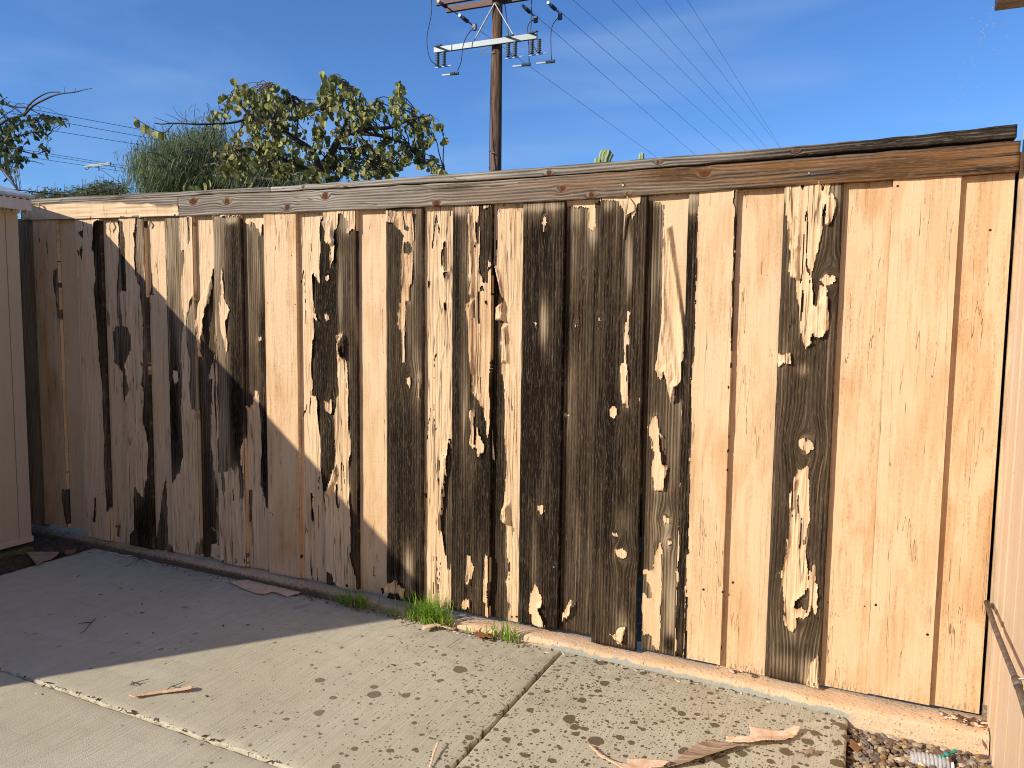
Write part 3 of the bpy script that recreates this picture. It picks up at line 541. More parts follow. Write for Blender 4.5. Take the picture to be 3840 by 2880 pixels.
    me = gridmesh('paint_layer', V, Q); attr(me, 'edge', E); attr(me, 'dirt', np.full(len(V), DIRT.get(name, .22))); attr(me, 'crackle', np.full(len(V), ck))
    link('paint_layer', me, M['paint'], o, smooth=True)
    return o
LAB = {'F10': 'dark weathered board bare of paint', 'F11': 'dark bare board with paint left on its knots', 'F13': 'weathered board with tall strips of curling paint', 'B11': 'grey board with a drape of loose paint at its top',
       'F7': 'half bare board with two painted knots', 'F8': 'brown bare board with a ragged painted streak', 'F14': 'wide clean painted board', 'F6': 'clean painted board with tan stains', 'F9': 'half bare board with a long curled paint strip'}
for nm, a, b in BD:
    o = board(nm, a, b)
    if nm in LAB: o['label'] = LAB[nm]

# top rail, its painted left part, the two cap pieces
def hboard(name, x0, x1, y0, y1, ztop, zbot, tone, warm, knots, parent, blobs=(), step=.012, mat='railwood', nz=14, dist=0):
    """a long horizontal timber; ztop and zbot are functions of X"""
    nx = int((x1 - x0) / step); xs = np.linspace(x0, x1, nx + 1); ts = np.linspace(0, 1, nz + 1)
    X, T = np.meshgrid(xs, ts); Z = zbot(X) * (1 - T) + ztop(X) * T
    wob = (vnoise(X / .07, T * 0, 5) - .5) * .004; Z = Z + np.where(T > .99, wob, 0) + np.where(T < .01, wob * .7, 0)
    Fv = np.stack([X, y0 + (vnoise(X / .04, T * 3, 8) - .5) * .0015, Z], -1).reshape(-1, 3); B = Fv.copy(); B[:, 1] = y1; n = len(Fv); idx = np.arange(n).reshape(nz + 1, nx + 1)
    q = np.stack([idx[:-1, :-1], idx[:-1, 1:], idx[1:, 1:], idx[1:, :-1]], -1).reshape(-1, 4); per = []
    for a, b in ((idx[0, :-1], idx[0, 1:]), (idx[:-1, -1], idx[1:, -1]), (idx[-1, 1:], idx[-1, :-1]), (idx[1:, 0], idx[:-1, 0])): per.append(np.stack([b, a, a + n, b + n], -1))
    V = np.concatenate([Fv, B]); me = gridmesh(name, V, np.concatenate([q, q[:, ::-1] + n] + per))
    X = V[:, 0]; Z = V[:, 2]; Y = V[:, 1]; zc = (zbot(X) + ztop(X)) / 2
    g = (Z - zc) + .3 * (Y - y0); kn = np.zeros_like(X)
    for cx, cz, rx, rz in knots:
        dx = (X - cx) / (rx * 2.2); dz = (Z - cz) / rz; g = g - np.sign(dz) * rz * .8 * np.exp(-dz * dz * .16 - dx * dx * .8) * np.minimum(1, abs(dz) * 1.3)
        rr = np.sqrt(((X - cx) / rx) ** 2 + dz ** 2); kn = np.maximum(kn, np.clip((1.25 - rr) * 3, 0, 1)); g += np.where(rr < 1.8, (1.8 - np.minimum(rr, 1.8)) * .01, 0)
    g += .014 * (vnoise(X / .35, Z / .09, 4) - .5)
    tn = tone(X) if callable(tone) else np.full_like(X, tone)
    for cx, cz, rx, rz, v in blobs:
        w = np.exp(-(((X - cx) / rx) ** 2 + ((Z - cz) / rz) ** 2)); tn = tn * (1 - w) + v * w
    wm = warm(X) if callable(warm) else np.full_like(X, warm)
    attr(me, 'gx', g); attr(me, 'tone', tn); attr(me, 'knot', kn); attr(me, 'warm', wm)
    return link(name, me, M[mat], parent)
def lin(pts, y):
    q = [on_y(px, py, y) for px, py in pts]; xs = [p[0] for p in q]; zs = [p[2] for p in q]; return lambda X: np.interp(X, xs, zs)
rt = lin([(60, 437), (385, 424), (583, 416), (1060, 391), (1600, 353), (2195, 305)], YR); rb = lin([(60, 476), (385, 467), (640, 458), (1226, 432), (1600, 408), (2205, 370)], YR)
def K(txt, y, rx, rz):
    r, c = txt.split(); cx, cy = map(float, c.split(',')); ox, oy, s = REG[r]; p = on_y(ox + cx / s, oy + cy / s, y); return (p[0], p[2], rx, rz)
kn = [K('a 1670,265', YR, .022, .016), K('a 1960,265', YR, .020, .016), K('d 600,220', YR, .018, .016), K('d 270,320', YR, .015, .013), K('d 1560,285', YR, .016, .015), K('h 430,155', YR, .013, .012), K('h 685,215', YR, .012, .011), K('h 1665,25', YR, .015, .014), K('h 995,205', YR, .010, .008), K('h 960,125', YR, .004, .004)]
xe = on_y(2203, 340, YR)[0]; xl = on_y(385, 445, YR)[0]
rail = hboard('rail', xl + .002, xe, YR, YR + .036, rt, rb, lambda X: np.interp(X, [-3.2, -2.2, -1.2, 0, .4], [.50, .62, .48, .24, .16]), lambda X: np.interp(X, [-3, -1.9, -1.1, -.3, .4], [.05, .10, .55, .7, .8]), kn, fence,
       blobs=[(-.68, 1.93, .08, .025, -.2), (.10, 1.90, .13, .028, -.4), (-.08, 1.885, .07, .02, -.2), (.22, 1.875, .2, .014, -.3), (-.3, 1.93, .1, .012, -.1), (-1.6, 1.93, .12, .01, .1)])
rail2 = hboard('rail', -4.42, xl, YR, YR + .036, rt, rb, .55, .2, [], fence)
# paint left on the short rail, wrinkled and curling at its right end
X, T = np.meshgrid(np.linspace(-4.41, xl + .004, 420), np.linspace(0, 1, 44)); Z = rb(X) * (1 - T) + rt(X) * T
up = vnoise(X / .05, T * 0, 3) * .5 + vnoise(X / .2, T * 0, 6); lim = .86 - .55 * np.clip((X + 3.75) / .5, 0, 1) * (up - .35) - .10 * np.clip((X + 3.6) / .4, 0, 1)
keep = (T < lim) & (T > .02 + .05 * (vnoise(X / .03, T * 0, 12) > .75)); L = .0012 + .004 * vnoise(X / .16, T / .10, 7) ** 2 + np.exp(-np.clip(lim - T, 0, 1) / .10) * .012 * vnoise(X / .10, T * 0, 9)
idx = np.arange(X.size).reshape(X.shape); kq = keep[:-1, :-1] & keep[1:, 1:] & keep[:-1, 1:] & keep[1:, :-1]
q = np.stack([idx[:-1, :-1], idx[:-1, 1:], idx[1:, 1:], idx[1:, :-1]], -1)[kq]; V = np.stack([X, YR - L, Z], -1).reshape(-1, 3)
me = gridmesh('paint_layer', V, q); attr(me, 'edge', np.full(len(V), .03)); attr(me, 'dirt', np.full(len(V), .15)); attr(me, 'crackle', np.full(len(V), .15)); link('paint_layer', me, M['paint'], rail2, smooth=True); rail2['label'] = 'short rail still covered by wrinkled peach paint'
YC = -.040
ct = lin([(65, 430), (300, 418), (583, 404), (900, 382), (1226, 357), (1600, 327), (1900, 300), (2197, 269)], YC); cb = lin([(120, 437), (583, 413), (1060, 386), (1226, 376), (1600, 346), (1900, 320), (2197, 297)], YC)
xj = on_y(584, 408, YC)[0]; xce = on_y(2197, 285, YC)[0]
kc = [K('d 770,150', YC, .010, .009), K('d 405,143', YC, .008, .007), K('h 320,20', YC, .011, .010), K('D 1422,350', YC, .010, .009), K('D 1720,327', YC, .008, .007)]
hboard('cap_board', xj + .002, xce, YC, YC + .085, ct, cb, lambda X: np.interp(X, [-2.6, -1.4, -.5, 0, .4], [.70, .62, .42, .06, .0]), .0, kc, fence, blobs=[(.0, 1.99, .05, .02, -.1), (.2, 1.99, .04, .03, -.2), (.3, 2.0, .03, .04, -.2)], nz=8)
hboard('cap_board', -4.40, xj - .002, YC + .003, YC + .088, ct, cb, .55, .05, [], fence, blobs=[(-3.6, 1.98, .05, .02, 0), (-3.0, 1.97, .05, .02, 0)], nz=8)
# structure behind the boards: posts and stringers
M['str'] = plain('old_stringer', (.06, .042, .028))
for q in ((-.86, -.70, .0165, .05, .62, .71), (-4.5, .4, .0165, .055, 1.60, 1.69), (-4.5, .4, .0165, .055, .40, .49)): MB().box(*q).build('stringer', M['str'], fence)
M['post'] = plain('old_post', (.05, .038, .026))
for x in (-2.95, -1.2, .34): MB().box(x - .045, x + .055, .056, .145, .0, 1.93).build('post', M['post'], fence)
# screw heads and nail holes that show on boards and rail
M['nail'] = plain('rusty_nail', (.045, .035, .03), .5, .6); M['screw'] = plain('zinc_screw', (.45, .42, .38), .4, .8)
for reg, pts, y, mt, r in (('k', '840,515', YF, 'nail', .004), ('k', '1440,800', YB, 'nail', .004), ('m', '752,400 467,372', YB, 'nail', .0025), ('m', '838,390 1240,620', YF, 'nail', .0045), ('e', '130,1295 145,1312 365,1265 362,1325', YF, 'nail', .003), ('d', '103,1143 340,1155 310,732', YF, 'nail', .003),
                           ('k', '266,432', YR - .001, 'screw', .004), ('h', '960,125', YR - .001, 'screw', .004), ('j', '326,95', YF, 'screw', .0035), ('j', '1490,270 1640,290', YF, 'nail', .005), ('j', '1718,215', YB, 'nail', .005), ('j', '1310,240', YF, 'nail', .004), ('l', '980,685', YB, 'nail', .004), ('m', '385,495', YF, 'nail', .004), ('b', '1382,648', YB, 'nail', .006), ('b', '892,1132 865,458', YF, 'nail', .006)):
    for p in pts.split():
        cx, cy = map(float, p.split(',')); ox, oy, s = REG[reg]; c = on_y(ox + cx / s, oy + cy / s, y)
        MB().lathe(c - [0, .0022, 0], [(r * .9, 0), (r, .0006), (r, .004)], 10, (0, 1, 0)).build('nail_head' if mt == 'nail' else 'screw_head', M[mt], fence)
# fallen-in loose strips standing off the boards
def ribbon(pts, widths, depth_off, name, parent, y, twist=0.0):
    V = []; Fq = []
    for k, ((dx, dy), w, off) in enumerate(zip(pts, widths, depth_off)):
        c = on_y(dx, dy, y) - [0, off, 0]; a = math.radians(twist * k); h = np.array([math.cos(a) * w / 2, -math.sin(a) * w / 2, 0]); V += [c - h, c - h * .1 - [0, .002, 0], c + h]
    for k in range(len(pts) - 1): Fq += [(3 * k, 3 * k + 1, 3 * k + 4, 3 * k + 3), (3 * k + 1, 3 * k + 2, 3 * k + 5, 3 * k + 4)]
    o = pymesh(name, V, Fq, M['paint'], parent, smooth=True); md = o.modifiers.new('thick', 'SOLIDIFY'); md.thickness = .0012; return o
ribbon(P2('h 1005,225 1020,260 1018,300 1000,345 985,400 975,500 972,590'), [.004, .006, .010, .012, .008, .004, .002], [.012, .03, .035, .02, .012, .008, .006], 'paint_strip', fence, YF, 8)
ribbon(P2('a 975,430 985,470 970,500 978,530'), [.008, .012, .010, .004], [.01, .025, .02, .01], 'paint_strip', fence, YB, 10)
ribbon(P2('a 1300,435 1315,455 1308,490'), [.006, .014, .008], [.008, .018, .012], 'paint_strip', fence, YB, 10)
ribbon(P2('a 330,290 365,290 378,310 372,335'), [.02, .02, .015, .006], [.012, .02, .025, .02], 'paint_strip', fence, YR, 25)

def on_x(dx, dy, x):
    d = ray(dx, dy); return CAM + d * ((x - CAM[0]) / d[0])
def on_z(dx, dy, z):
    d = ray(dx, dy); return CAM + d * ((z - CAM[2]) / d[2])
REG['Q'] = (1244.2, 1486.2, 4); REG['H'] = (1797.3, 1520.8, 6.62); REG['V'] = (0, 1129, 8)

# ------------------------------------------------------------------ slabs, soil, gravel
def slab(x0, x1, y0, y1, dz, rough=.002, sd=0, r=.012):
    def axis_pts(a, b, st):
        st = min(st, (b - a) / 3) * (.4 if b - a > 2.5 and r < .009 and a > -4 else 1); k = max(2, int((b - a) / st)); base = np.linspace(a + r, b - r, k)
        ang = np.linspace(0, math.pi / 2, 5)[:-1]; lo_ = a + r - r * np.cos(ang); return np.concatenate([lo_, base, (b - r + r * np.cos(ang))[::-1]]), np.concatenate([-r + r * np.sin(ang), np.zeros(k), (-r + r * np.sin(ang))[::-1]])
    xs, dx = axis_pts(x0, x1, .03); ys, dy = axis_pts(y0, y1, .03)
    X, Y = np.meshgrid(xs, ys); DZ = np.minimum(*np.meshgrid(dx, dy)); 
    e = np.clip(1 - np.minimum(np.minimum(X - x0, x1 - X), np.minimum(Y - y0, y1 - Y)) / .02, 0, 1)
    X2 = X + e * (vnoise(X / .03, Y / .03, sd) - .5) * rough * 3; Y2 = Y + e * (vnoise(X / .025, Y / .025, sd + 1) - .5) * rough * 3
    Z = SZ0 + SZX * X + dz + DZ + (vnoise(X / .6, Y / .6, sd + 2) - .5) * .004 - e * vnoise(X / .012, Y / .012, sd + 3) * rough
    V = np.stack([X2, Y2, Z], -1).reshape(-1, 3); ny, nx = X.shape; idx = np.arange(V.shape[0]).reshape(ny, nx)
    q = np.stack([idx[:-1, :-1], idx[:-1, 1:], idx[1:, 1:], idx[1:, :-1]], -1).reshape(-1, 4); loop = [idx[0, :], idx[:, -1], idx[-1, ::-1], idx[::-1, 0]]; n = len(V); Bv = V.copy(); Bv[:, 2] -= .11
    per = [np.stack([l[1:], l[:-1], l[:-1] + n, l[1:] + n], -1) for l in loop]
    V = np.concatenate([V, Bv]); used_q = np.concatenate([q] + per); u = np.unique(used_q); rm = np.zeros(len(V), int); rm[u] = np.arange(len(u))
    me = gridmesh('concrete_slab', V[u], rm[used_q]); o = link('concrete_slab', me, M['slab'], smooth=True); o['kind'] = 'structure'; return o
slab(-3.86, -1.082, -1.173, -.060, 0, .0050, 1, .005); slab(-1.070, -.018, -7.0, -.060, 0, .0012, 4, .010); slab(-6.5, -1.082, -7.0, -1.178, -.009, .0022, 8, .005)
t = NT('soil', .95); n = t.noise(t.pos, 40, 6, .7); t.col(t.mix(t.map(n, .35, .65), (.045, .032, .02), (.13, .095, .06))); t.bump(n, 1, .02); M['soil'] = t.m
v = 300
o = pymesh('ground', [(-v, -v, -.12), (v, -v, -.12), (v, v, -.12), (-v, v, -.12)], [(0, 1, 2, 3)], plain('dry_ground', (.07, .055, .035), .95, 0, .15, 3)); o['kind'] = 'structure'
def heap(x0, x1, y0, y1, zf, name, st=.015):
    X, Y = np.meshgrid(np.arange(x0, x1 + st, st), np.arange(y0, y1 + st, st)); Z = zf(X, Y); idx = np.arange(X.size).reshape(X.shape)
    q = np.stack([idx[:-1, :-1], idx[:-1, 1:], idx[1:, 1:], idx[1:, :-1]], -1).reshape(-1, 4); o = link(name, gridmesh(name, np.stack([X, Y, Z], -1).reshape(-1, 3), q), M['soil'], smooth=True); o['kind'] = 'structure'; return o
heap(-4.6, -3.70, -1.3, -.05, lambda X, Y: .085 + .028 * vnoise(X / .05, Y / .05, 3) + .02 * vnoise(X / .015, Y / .015, 4) - np.clip((X + 3.90 + .10 * vnoise(Y / .1, Y * 0, 5) + np.clip(-Y - .45, 0, .4) * .0) / .10, 0, 1) * .06, 'soil')
heap(-.03, .46, -1.1, -.05, lambda X, Y: .0 + .02 * vnoise(X / .04, Y / .04, 6), 'soil')
# gravel
gm = [plain('pebble_' + n, c, .75, 0, .15, 60) for n, c in (('brown', (.15, .095, .06)), ('tan', (.34, .26, .16)), ('grey', (.20, .18, .15)), ('purple', (.14, .09, .08)), ('pale', (.48, .41, .30)), ('ochre', (.30, .19, .06)))]
ico = bmesh.new(); bmesh.ops.create_icosphere(ico, subdivisions=1, radius=1); IV = np.array([list(q.co) for q in ico.verts]); IF = [[w.index for w in q.verts] for q in ico.faces]; ico.free()
gv, gf, gi = [], [], []
for i in range(2300):
    x = random.uniform(-.012, .40); y = -.11 - random.random() ** 1.3 * .62; s = random.choice([.005, .006, .008, .009, .011, .014]) * random.uniform(.8, 1.2)
    a = Matrix.Rotation(random.uniform(0, 6.3), 3, 'Z') @ Matrix.Rotation(random.uniform(-.6, .6), 3, 'X'); sc = np.array([random.uniform(.8, 1.4), random.uniform(.7, 1.1), random.uniform(.45, .8)]) * s
    P = (IV * sc * (1 + (RNG.random((len(IV), 1)) - .5) * .7)) @ np.array(a).T + [x, y, .010 + random.uniform(0, .016) + s * .3]; n = len(gv) * len(IV); gv.append(P)
    gf += [[k + n for k in f_] for f_ in IF]; gi += [random.choices(range(6), [4, 3, 3, 3, 1, 1.5])[0]] * len(IF)
o = pymesh('gravel', np.concatenate(gv), gf, gm); o.data.polygons.foreach_set('material_index', gi); o['kind'] = 'stuff'; tag(o, 'mixed brown and grey gravel in the bed beside the slab', 'gravel')

# painted footing under the fence
t = NT('footing_paint', .85); x, y, z = t.sep(t.pos); n = t.noise(t.pos, 20, 6, .7); n2 = t.noise(t.pos, 90, 4, .7); n3 = t.noise(t.scale(t.pos, 6, 6, 22), 1, 4, .6)
c = t.mix(t.math('MULTIPLY', t.map(n3, .42, .62), .55), (.70, .49, .31), (.60, .38, .19)); c = t.mix(t.math('MULTIPLY', t.map(n2, .60, .66), .8), c, (.16, .11, .065)); c = t.mix(t.math('MULTIPLY', t.map(t.noise(t.pos, 55, 3, .6), .66, .69), .9), c, (.09, .07, .05)); c = t.mix(t.math('MULTIPLY', t.map(t.noise(t.pos, 7, 4, .7), .5, .65), .35), c, (.52, .42, .30))
c = t.mix(t.math('MULTIPLY', t.map(n, .62, .68), .35), c, (.30, .27, .22))
rel = t.math('SUBTRACT', z, t.math('MULTIPLY_ADD', x, SZX, SZ0)); mm = t.math('ADD', rel, t.math('MULTIPLY', t.math('SUBTRACT', n, .5), -.05))
mort = t.math('MULTIPLY', t.map(mm, .016, .020, 1, 0), t.map(x, -1.35, -1.1, 0, 1)); c = t.mix(t.math('MULTIPLY', mort, t.map(x, -.03, .02, 1, 0)), c, (.34, .34, .29)); c = t.mix(t.math('MULTIPLY', t.map(t.math('ADD', z, t.math('MULTIPLY', t.math('SUBTRACT', n, .5), -.09)), .036, .022), t.map(x, -.03, .02, 0, .85)), c, (.36, .32, .23))
moss = t.math('MULTIPLY', t.map(t.math('ADD', rel, t.math('MULTIPLY', t.math('SUBTRACT', n2, .5), .05)), .040, .022), t.map(x, -1.7, -2.3)); c = t.mix(t.math('MULTIPLY', moss, .9), c, (.055, .048, .028))
t.col(c); t.bump(t.math('ADD', n2, n), .9, .006); M['footing'] = t.m
xs = np.arange(-4.6, .397, .012); prof = []
zt_ = np.interp(xs, [-4.6, -3.9, -2.7, -1.77, -1.6, -1.1, -.8, -.45, 0, .4], [.131, .131, .128, .106, .094, .104, .092, .098, .095, .100])
yf_ = np.interp(xs, [-4.6, -1.5, -.6, -.02, .05, .4], [-.068, -.064, -.068, -.095, -.100, -.098])
ring = [(.10, -.12, 0), (.10, 0, 0), (-.004, 0, 0), (-.02, -.001, 0), (-.050, -.004, .3), (-.060, -.008, .7), (0, -.018, 1), (0, -.035, 1), (-.003, -.055, 1.0), (-.012, -.075, 1), (-.022, -.10, 1), (-.026, -.20, 1)]
V = []
for i, X_ in enumerate(xs):
    for k, (yy, zz, w) in enumerate(ring):
        Yv = yy if w < 1 else yf_[i] + yy; 
        if 0 < w < 1: Yv = yy * yf_[i] / -.066
        nz_ = (vnoise(np.array(X_ / .03), np.array(k * .7), 2) - .5) * .004 + (vnoise(np.array(X_ / .15), np.array(k * .3), 5) - .5) * .005
        V.append((X_, Yv + (nz_ if k > 2 else 0), zt_[i] + zz + (nz_ * .5 if 2 < k < 8 else 0)))
nr = len(ring); Fq = [(i * nr + k, i * nr + k + 1, (i + 1) * nr + k + 1, (i + 1) * nr + k) for i in range(len(xs) - 1) for k in range(nr - 1)]
o = pymesh('concrete_footing', V, Fq, M['footing'], smooth=True); tag(o, 'low peach-painted concrete footing running under the whole fence, chipped and mortared', 'kerb')

# ------------------------------------------------------------------ garden shed at the left
def sidingmat(name, base, dirt=.3):
    t = NT(name, .7); n = t.noise(t.scale(t.pos, 4, 4, 2), 1, 5, .6); n2 = t.noise(t.scale(t.pos, 60, 60, 5), 1, 4, .6); c = t.mix(t.math('MULTIPLY', t.map(n, .4, .7), dirt), base, tuple(q * .72 for q in base))
    c = t.mix(t.math('MULTIPLY', t.map(n2, .5, .75), dirt * .6), c, tuple(q * .7 for q in base)); t.col(c); t.bump(n2, .35, .002); return t.m
M['shed'] = sidingmat('shed_paint', (.46, .39, .29)); M['trimp'] = sidingmat('shed_trim', (.52, .45, .33), .5); M['fascia'] = sidingmat('fascia_paint', (.55, .49, .40), .6)
t = NT('moss', .95); n = t.noise(t.pos, 90, 5, .7); t.col(t.mix(t.map(n, .4, .62), (.30, .26, .18), (.045, .05, .018))); t.bump(n, 1, .006); M['moss'] = t.m
M['mossywood'] = (lambda t: (t.col(t.mix(t.map(t.noise(t.pos, 30, 5, .7), .4, .6), (.16, .12, .06), (.07, .09, .02))), t.m)[1])(NT('mossy_lumber', .9))
shed = thing('garden_shed', 'beige panelled shed with overhanging roof at the left end of the fence', 'shed', (-5.0, -1.5, .1))
XS, YS0, YS1 = -4.11, -3.02, -.25
gy = sorted([YS0, YS1, -.316] + [-.316 - .305 * k for k in range(1, 9)]); YR0 = -2.88; m = MB()
for a, b in zip(gy[:-1], gy[1:]): m.box(-5.9, XS, a + (.0022 if a > YS0 else 0), b - (.0022 if b < YS1 else 0), .15, 1.945)
m.box(-5.88, XS - .006, YS0 + .01, YS1 - .01, .15, 1.95); m.build('wall', M['shed'], shed)
m = MB().box(XS - .01, XS + .016, YS0, YS1 + .003, 1.912, 1.946); m.build('top_trim', M['trimp'], shed, bevel=.003)
m = MB().box(XS - .01, XS + .014, YS0, YS1 + .004, .150, .182); m.build('bottom_trim', M['trimp'], shed, bevel=.004)
m = MB().box(XS - .08, XS + .05, YS0, YS1 - .02, .085, .132); m.build('floor_runner', M['mossywood'], shed, bevel=.005)
# roof: eave along Y at X=-3.99, rising to the left by 1 in 4
XE = -3.99; YE = -.250
def rz(x): return 1.985 + (XE - x) * .25
m = MB(); 
for a, b, z0, z1 in ((-6.2, XE + .01, .002, .016),): m.add([(a, YR0, rz(a) + z0), (b, YR0, rz(b) + z0), (b, YE + .012, rz(b) + z0), (a, YE + .012, rz(a) + z0), (a, YR0, rz(a) + z1), (b, YR0, rz(b) + z1), (b, YE + .012, rz(b) + z1), (a, YE + .012, rz(a) + z1)],
    [(0, 3, 2, 1), (4, 5, 6, 7), (0, 1, 5, 4), (1, 2, 6, 5), (2, 3, 7, 6), (3, 0, 4, 7)])
m.build('roof', plain('roof_sheet', (.40, .45, .48), .5), shed)
m = MB().box(XE - .016, XE, YR0, YE, 1.918, 1.986); m.build('fascia', M['fascia'], shed, bevel=.003)
m = MB(); a, b = -6.2, XE - .017; m.add([(a, YE - .018, rz(a) - .07), (b, YE - .018, 1.918), (b, YE - .001, 1.918), (a, YE - .001, rz(a) - .07), (a, YE - .018, rz(a)), (b, YE - .018, rz(b)), (b, YE - .001, rz(b)), (a, YE - .001, rz(a))], [(0, 3, 2, 1), (4, 5, 6, 7), (0, 1, 5, 4), (1, 2, 6, 5), (2, 3, 7, 6), (3, 0, 4, 7)]); m.build('fascia', M['fascia'], shed)
m = MB(); m.box(XS - .02, XE - .017, YS0, YE - .02, 1.948, 1.962); m.build('soffit', M['trimp'], shed)
m = MB()
for k in range(26): m.box(XE - .002, XE + .0012, YE - .03 - k * .034, YE - .012 - k * .034, 1.974, 1.980)
m.build('vent_slot', plain('slot_dark', (.05, .035, .02)), shed)
gv, gf = [], []
for k in range(70):
    y_ = YE - .01 - random.random() * .9; s = random.uniform(.002, .007); P = IV * s * (1 + (RNG.random((len(IV), 1)) - .5) * .7) + [XE - .008 + random.uniform(-.03, .006), y_, 1.916 + random.uniform(-.006, .004)]; n = len(gv) * len(IV); gv.append(P); gf += [[q + n for q in f_] for f_ in IF]
pymesh('moss', np.concatenate(gv), gf, M['moss'], shed)['kind'] = 'stuff'

# ------------------------------------------------------------------ house wall at the right
house = thing('house_wall', 'pale peach sided house wall standing at the right end of the fence', 'wall', (.6, -1, 0))
t = NT('house_paint', .65); x, y, z = t.sep(t.pos); n = t.noise(t.comb(0.0, t.math('MULTIPLY', y, 25.0), t.math('MULTIPLY', z, 2.0)), 1, 4, .6); n2 = t.noise(t.pos, 70, 4, .7)
c = t.mix(t.map(n, .42, .6), (.62, .47, .345), (.62, .43, .27)); c = t.mix(t.math('MULTIPLY', t.map(n2, .62, .68), .5), c, (.4, .28, .18)); t.col(c); t.bump(n2, .4, .002); M['house'] = t.m
XW = .397; m = MB(); yy = .08
for w, dx in ((.08, .0), (.045, -.004), (.012, .003), (.09, -.001), (.03, .004), (.16, 0), (.012, .005), (.19, 0), (.012, .005), (.19, 0), (.012, .005), (.19, 0), (.012, .005), (.19, 0), (.012, .005), (.19, 0), (.012, .005), (.9, 0)):
    m.box(XW + dx, XW + .12, yy - w, yy, -.1, 2.75); yy -= w
m.build('siding', M['house'], house)
m = MB().box(XW + .006, XW + .12, -9.0, yy - .001, -.1, 2.75).box(-7.5, XW + .005, -9.12, -9.0, -.1, 2.75); m.build('wall', M['house'], house)  # unseen wall run and rear wall, added to block low sky and deepen shade
m = MB(); m.add([(-8, -8.5, 2.76), (3, -8.5, 2.76), (3, -13, 4.3), (-8, -13, 4.3), (-8, -8.5, 2.84), (3, -8.5, 2.84), (3, -13, 4.38), (-8, -13, 4.38)], [(0, 3, 2, 1), (4, 5, 6, 7), (0, 1, 5, 4), (1, 2, 6, 5), (2, 3, 7, 6), (3, 0, 4, 7)]).build('roof', plain('added_roof_brown', (.10, .08, .065), .9), house)  # unseen roof over the rear wall, added to cut sky light on the fence
m = MB(); m.box(.3825, XW - .0005, -.004, .012, .150, 1.925); m.build('edge_trim', M['paint'], fence)
m = MB(); m.box(.381, XW - .0005, -.010, .02, .09, .149); m.build('mortar_patch', plain('old_mortar', (.22, .18, .12), .95, 0, .2, 120), fence)
t = NT('wet_dark_wood', .5); n = t.noise(t.scale(t.pos, 12, 60, 60), 1, 4, .6); t.col(t.mix(t.map(n, .4, .65), (.035, .022, .013), (.16, .11, .075))); t.bump(n, .6, .003)
m = MB(); m.box(.20, .62, -.95, -.8735, 2.064, 2.14); m.build('rafter_tail', t.m, house, bevel=.003)

# metal pipe
M['rust'] = (lambda t: (t.b.inputs['Metallic'].__setattr__('default_value', .25), t.col(t.mix(t.map(t.noise(t.pos, 60, 5, .7), .4, .62), (.11, .07, .05), (.20, .17, .14))), t.bump(t.noise(t.pos, 200, 3), .4, .001), t.m)[-1])(NT('rusty_pipe', .6))
pipe = thing('metal_pipe', 'thin rusty metal pipe leaning out of the gap between fence and house wall', 'pipe', (.36, -.05, .45))
pA = on_y(2131, 1301, -.028); pB = on_x(2149, 1355, .362); pC = on_x(2175, 1421, .358); pD = on_x(2198, 1477, .354); pE = on_x(2212, 1522, .350); d = Vector(pE) - Vector(pD)
MB().tube([pA, pB, pC, pD], [.0078, .0078, .0075, .0078], 12).build('tube', M['rust'], pipe, smooth=True)
MB().tube([pD, pE, Vector(pE) + d * 3], .0085, 12).build('tube', M['rust'], pipe, smooth=True)
MB().tube([Vector(pD) - d * .25, Vector(pD) + d * .15], .0102, 12).build('coupling', M['rust'], pipe, smooth=True)
MB().tube([Vector(pD) + Vector((.002, 0, .012)), Vector(pD) + Vector((.03, -.004, .022))], .0028, 6).build('bracket', M['screw'], pipe)

# spigot with a teal handle, bottle
hc = on_z(2045, 1629.6, .052); ha = on_z(2023.5, 1638, .045); hb = on_z(2066.5, 1621, .060)
tap = thing('garden_tap', 'small tap with a teal cross handle low in the gravel bed by the footing', 'tap', (hc[0], hc[1], 0))
M['teal'] = plain('teal_enamel', (.03, .26, .22), .35, 0, .05)
hc, ha, hb = map(Vector, (hc, ha, hb)); m = MB()
for e in (ha, hb): m.tube([hc, hc.lerp(e, .35), hc.lerp(e, .65), hc.lerp(e, .9), e], [.0058, .0042, .0052, .0066, .003], 10)
m.tube([hc - Vector((0, 0, .006)), hc + Vector((0, 0, .006))], .0085, 12); m.build('handle', M['teal'], tap, smooth=True)
MB().tube([hc + Vector((0, 0, .0062)), hc + Vector((-.001, 0, .011))], .005, 8).build('screw', M['rust'], tap)
st = Vector((.014, -.016, -.034)); MB().tube([hc - Vector((0, 0, .006)), hc + st * .55], .009, 6).tube([hc + st * .5, hc + st * 1.1], .0125, 6).tube([hc + st * 1.1, hc + st * 2.2], .016, 14).build('valve_body', plain('old_brass', (.20, .15, .10), .45, .5), tap)
bt = NT('clear_plastic', .08); bt.b.inputs['Transmission Weight'].default_value = .62; bt.b.inputs['IOR'].default_value = 1.35; bt.bump(bt.noise(bt.pos, 90, 3, .6), .8, .004); bt.col((.93, .95, .97))
b0 = Vector(on_z(1966, 1640, .028)); b1 = Vector(on_z(2040, 1652, .026)); bott = thing('plastic_bottle', 'crumpled clear plastic bottle lying in the gravel behind the teal tap', 'bottle', tuple(b0)); L = (b1 - b0); pts = []; rs = []
for k in range(41):
    q = k / 40; pts.append(b0 + L * q * 1.15); rs.append((.0 if k in (0,) else .016 if k == 40 else .0245 + .0022 * math.sin(k * 1.55) + random.uniform(-.001, .001)) * (1 if q < .8 else 1 - (q - .8) * 1.5))
MB().tube(pts, [max(.002, r) for r in rs], 20).build('body', bt.m, bott, smooth=True)
MB().tube([pts[-1], pts[-1] + L * .10], .0135, 16).build('cap', plain('white_cap', (.7, .74, .8), .4), bott)

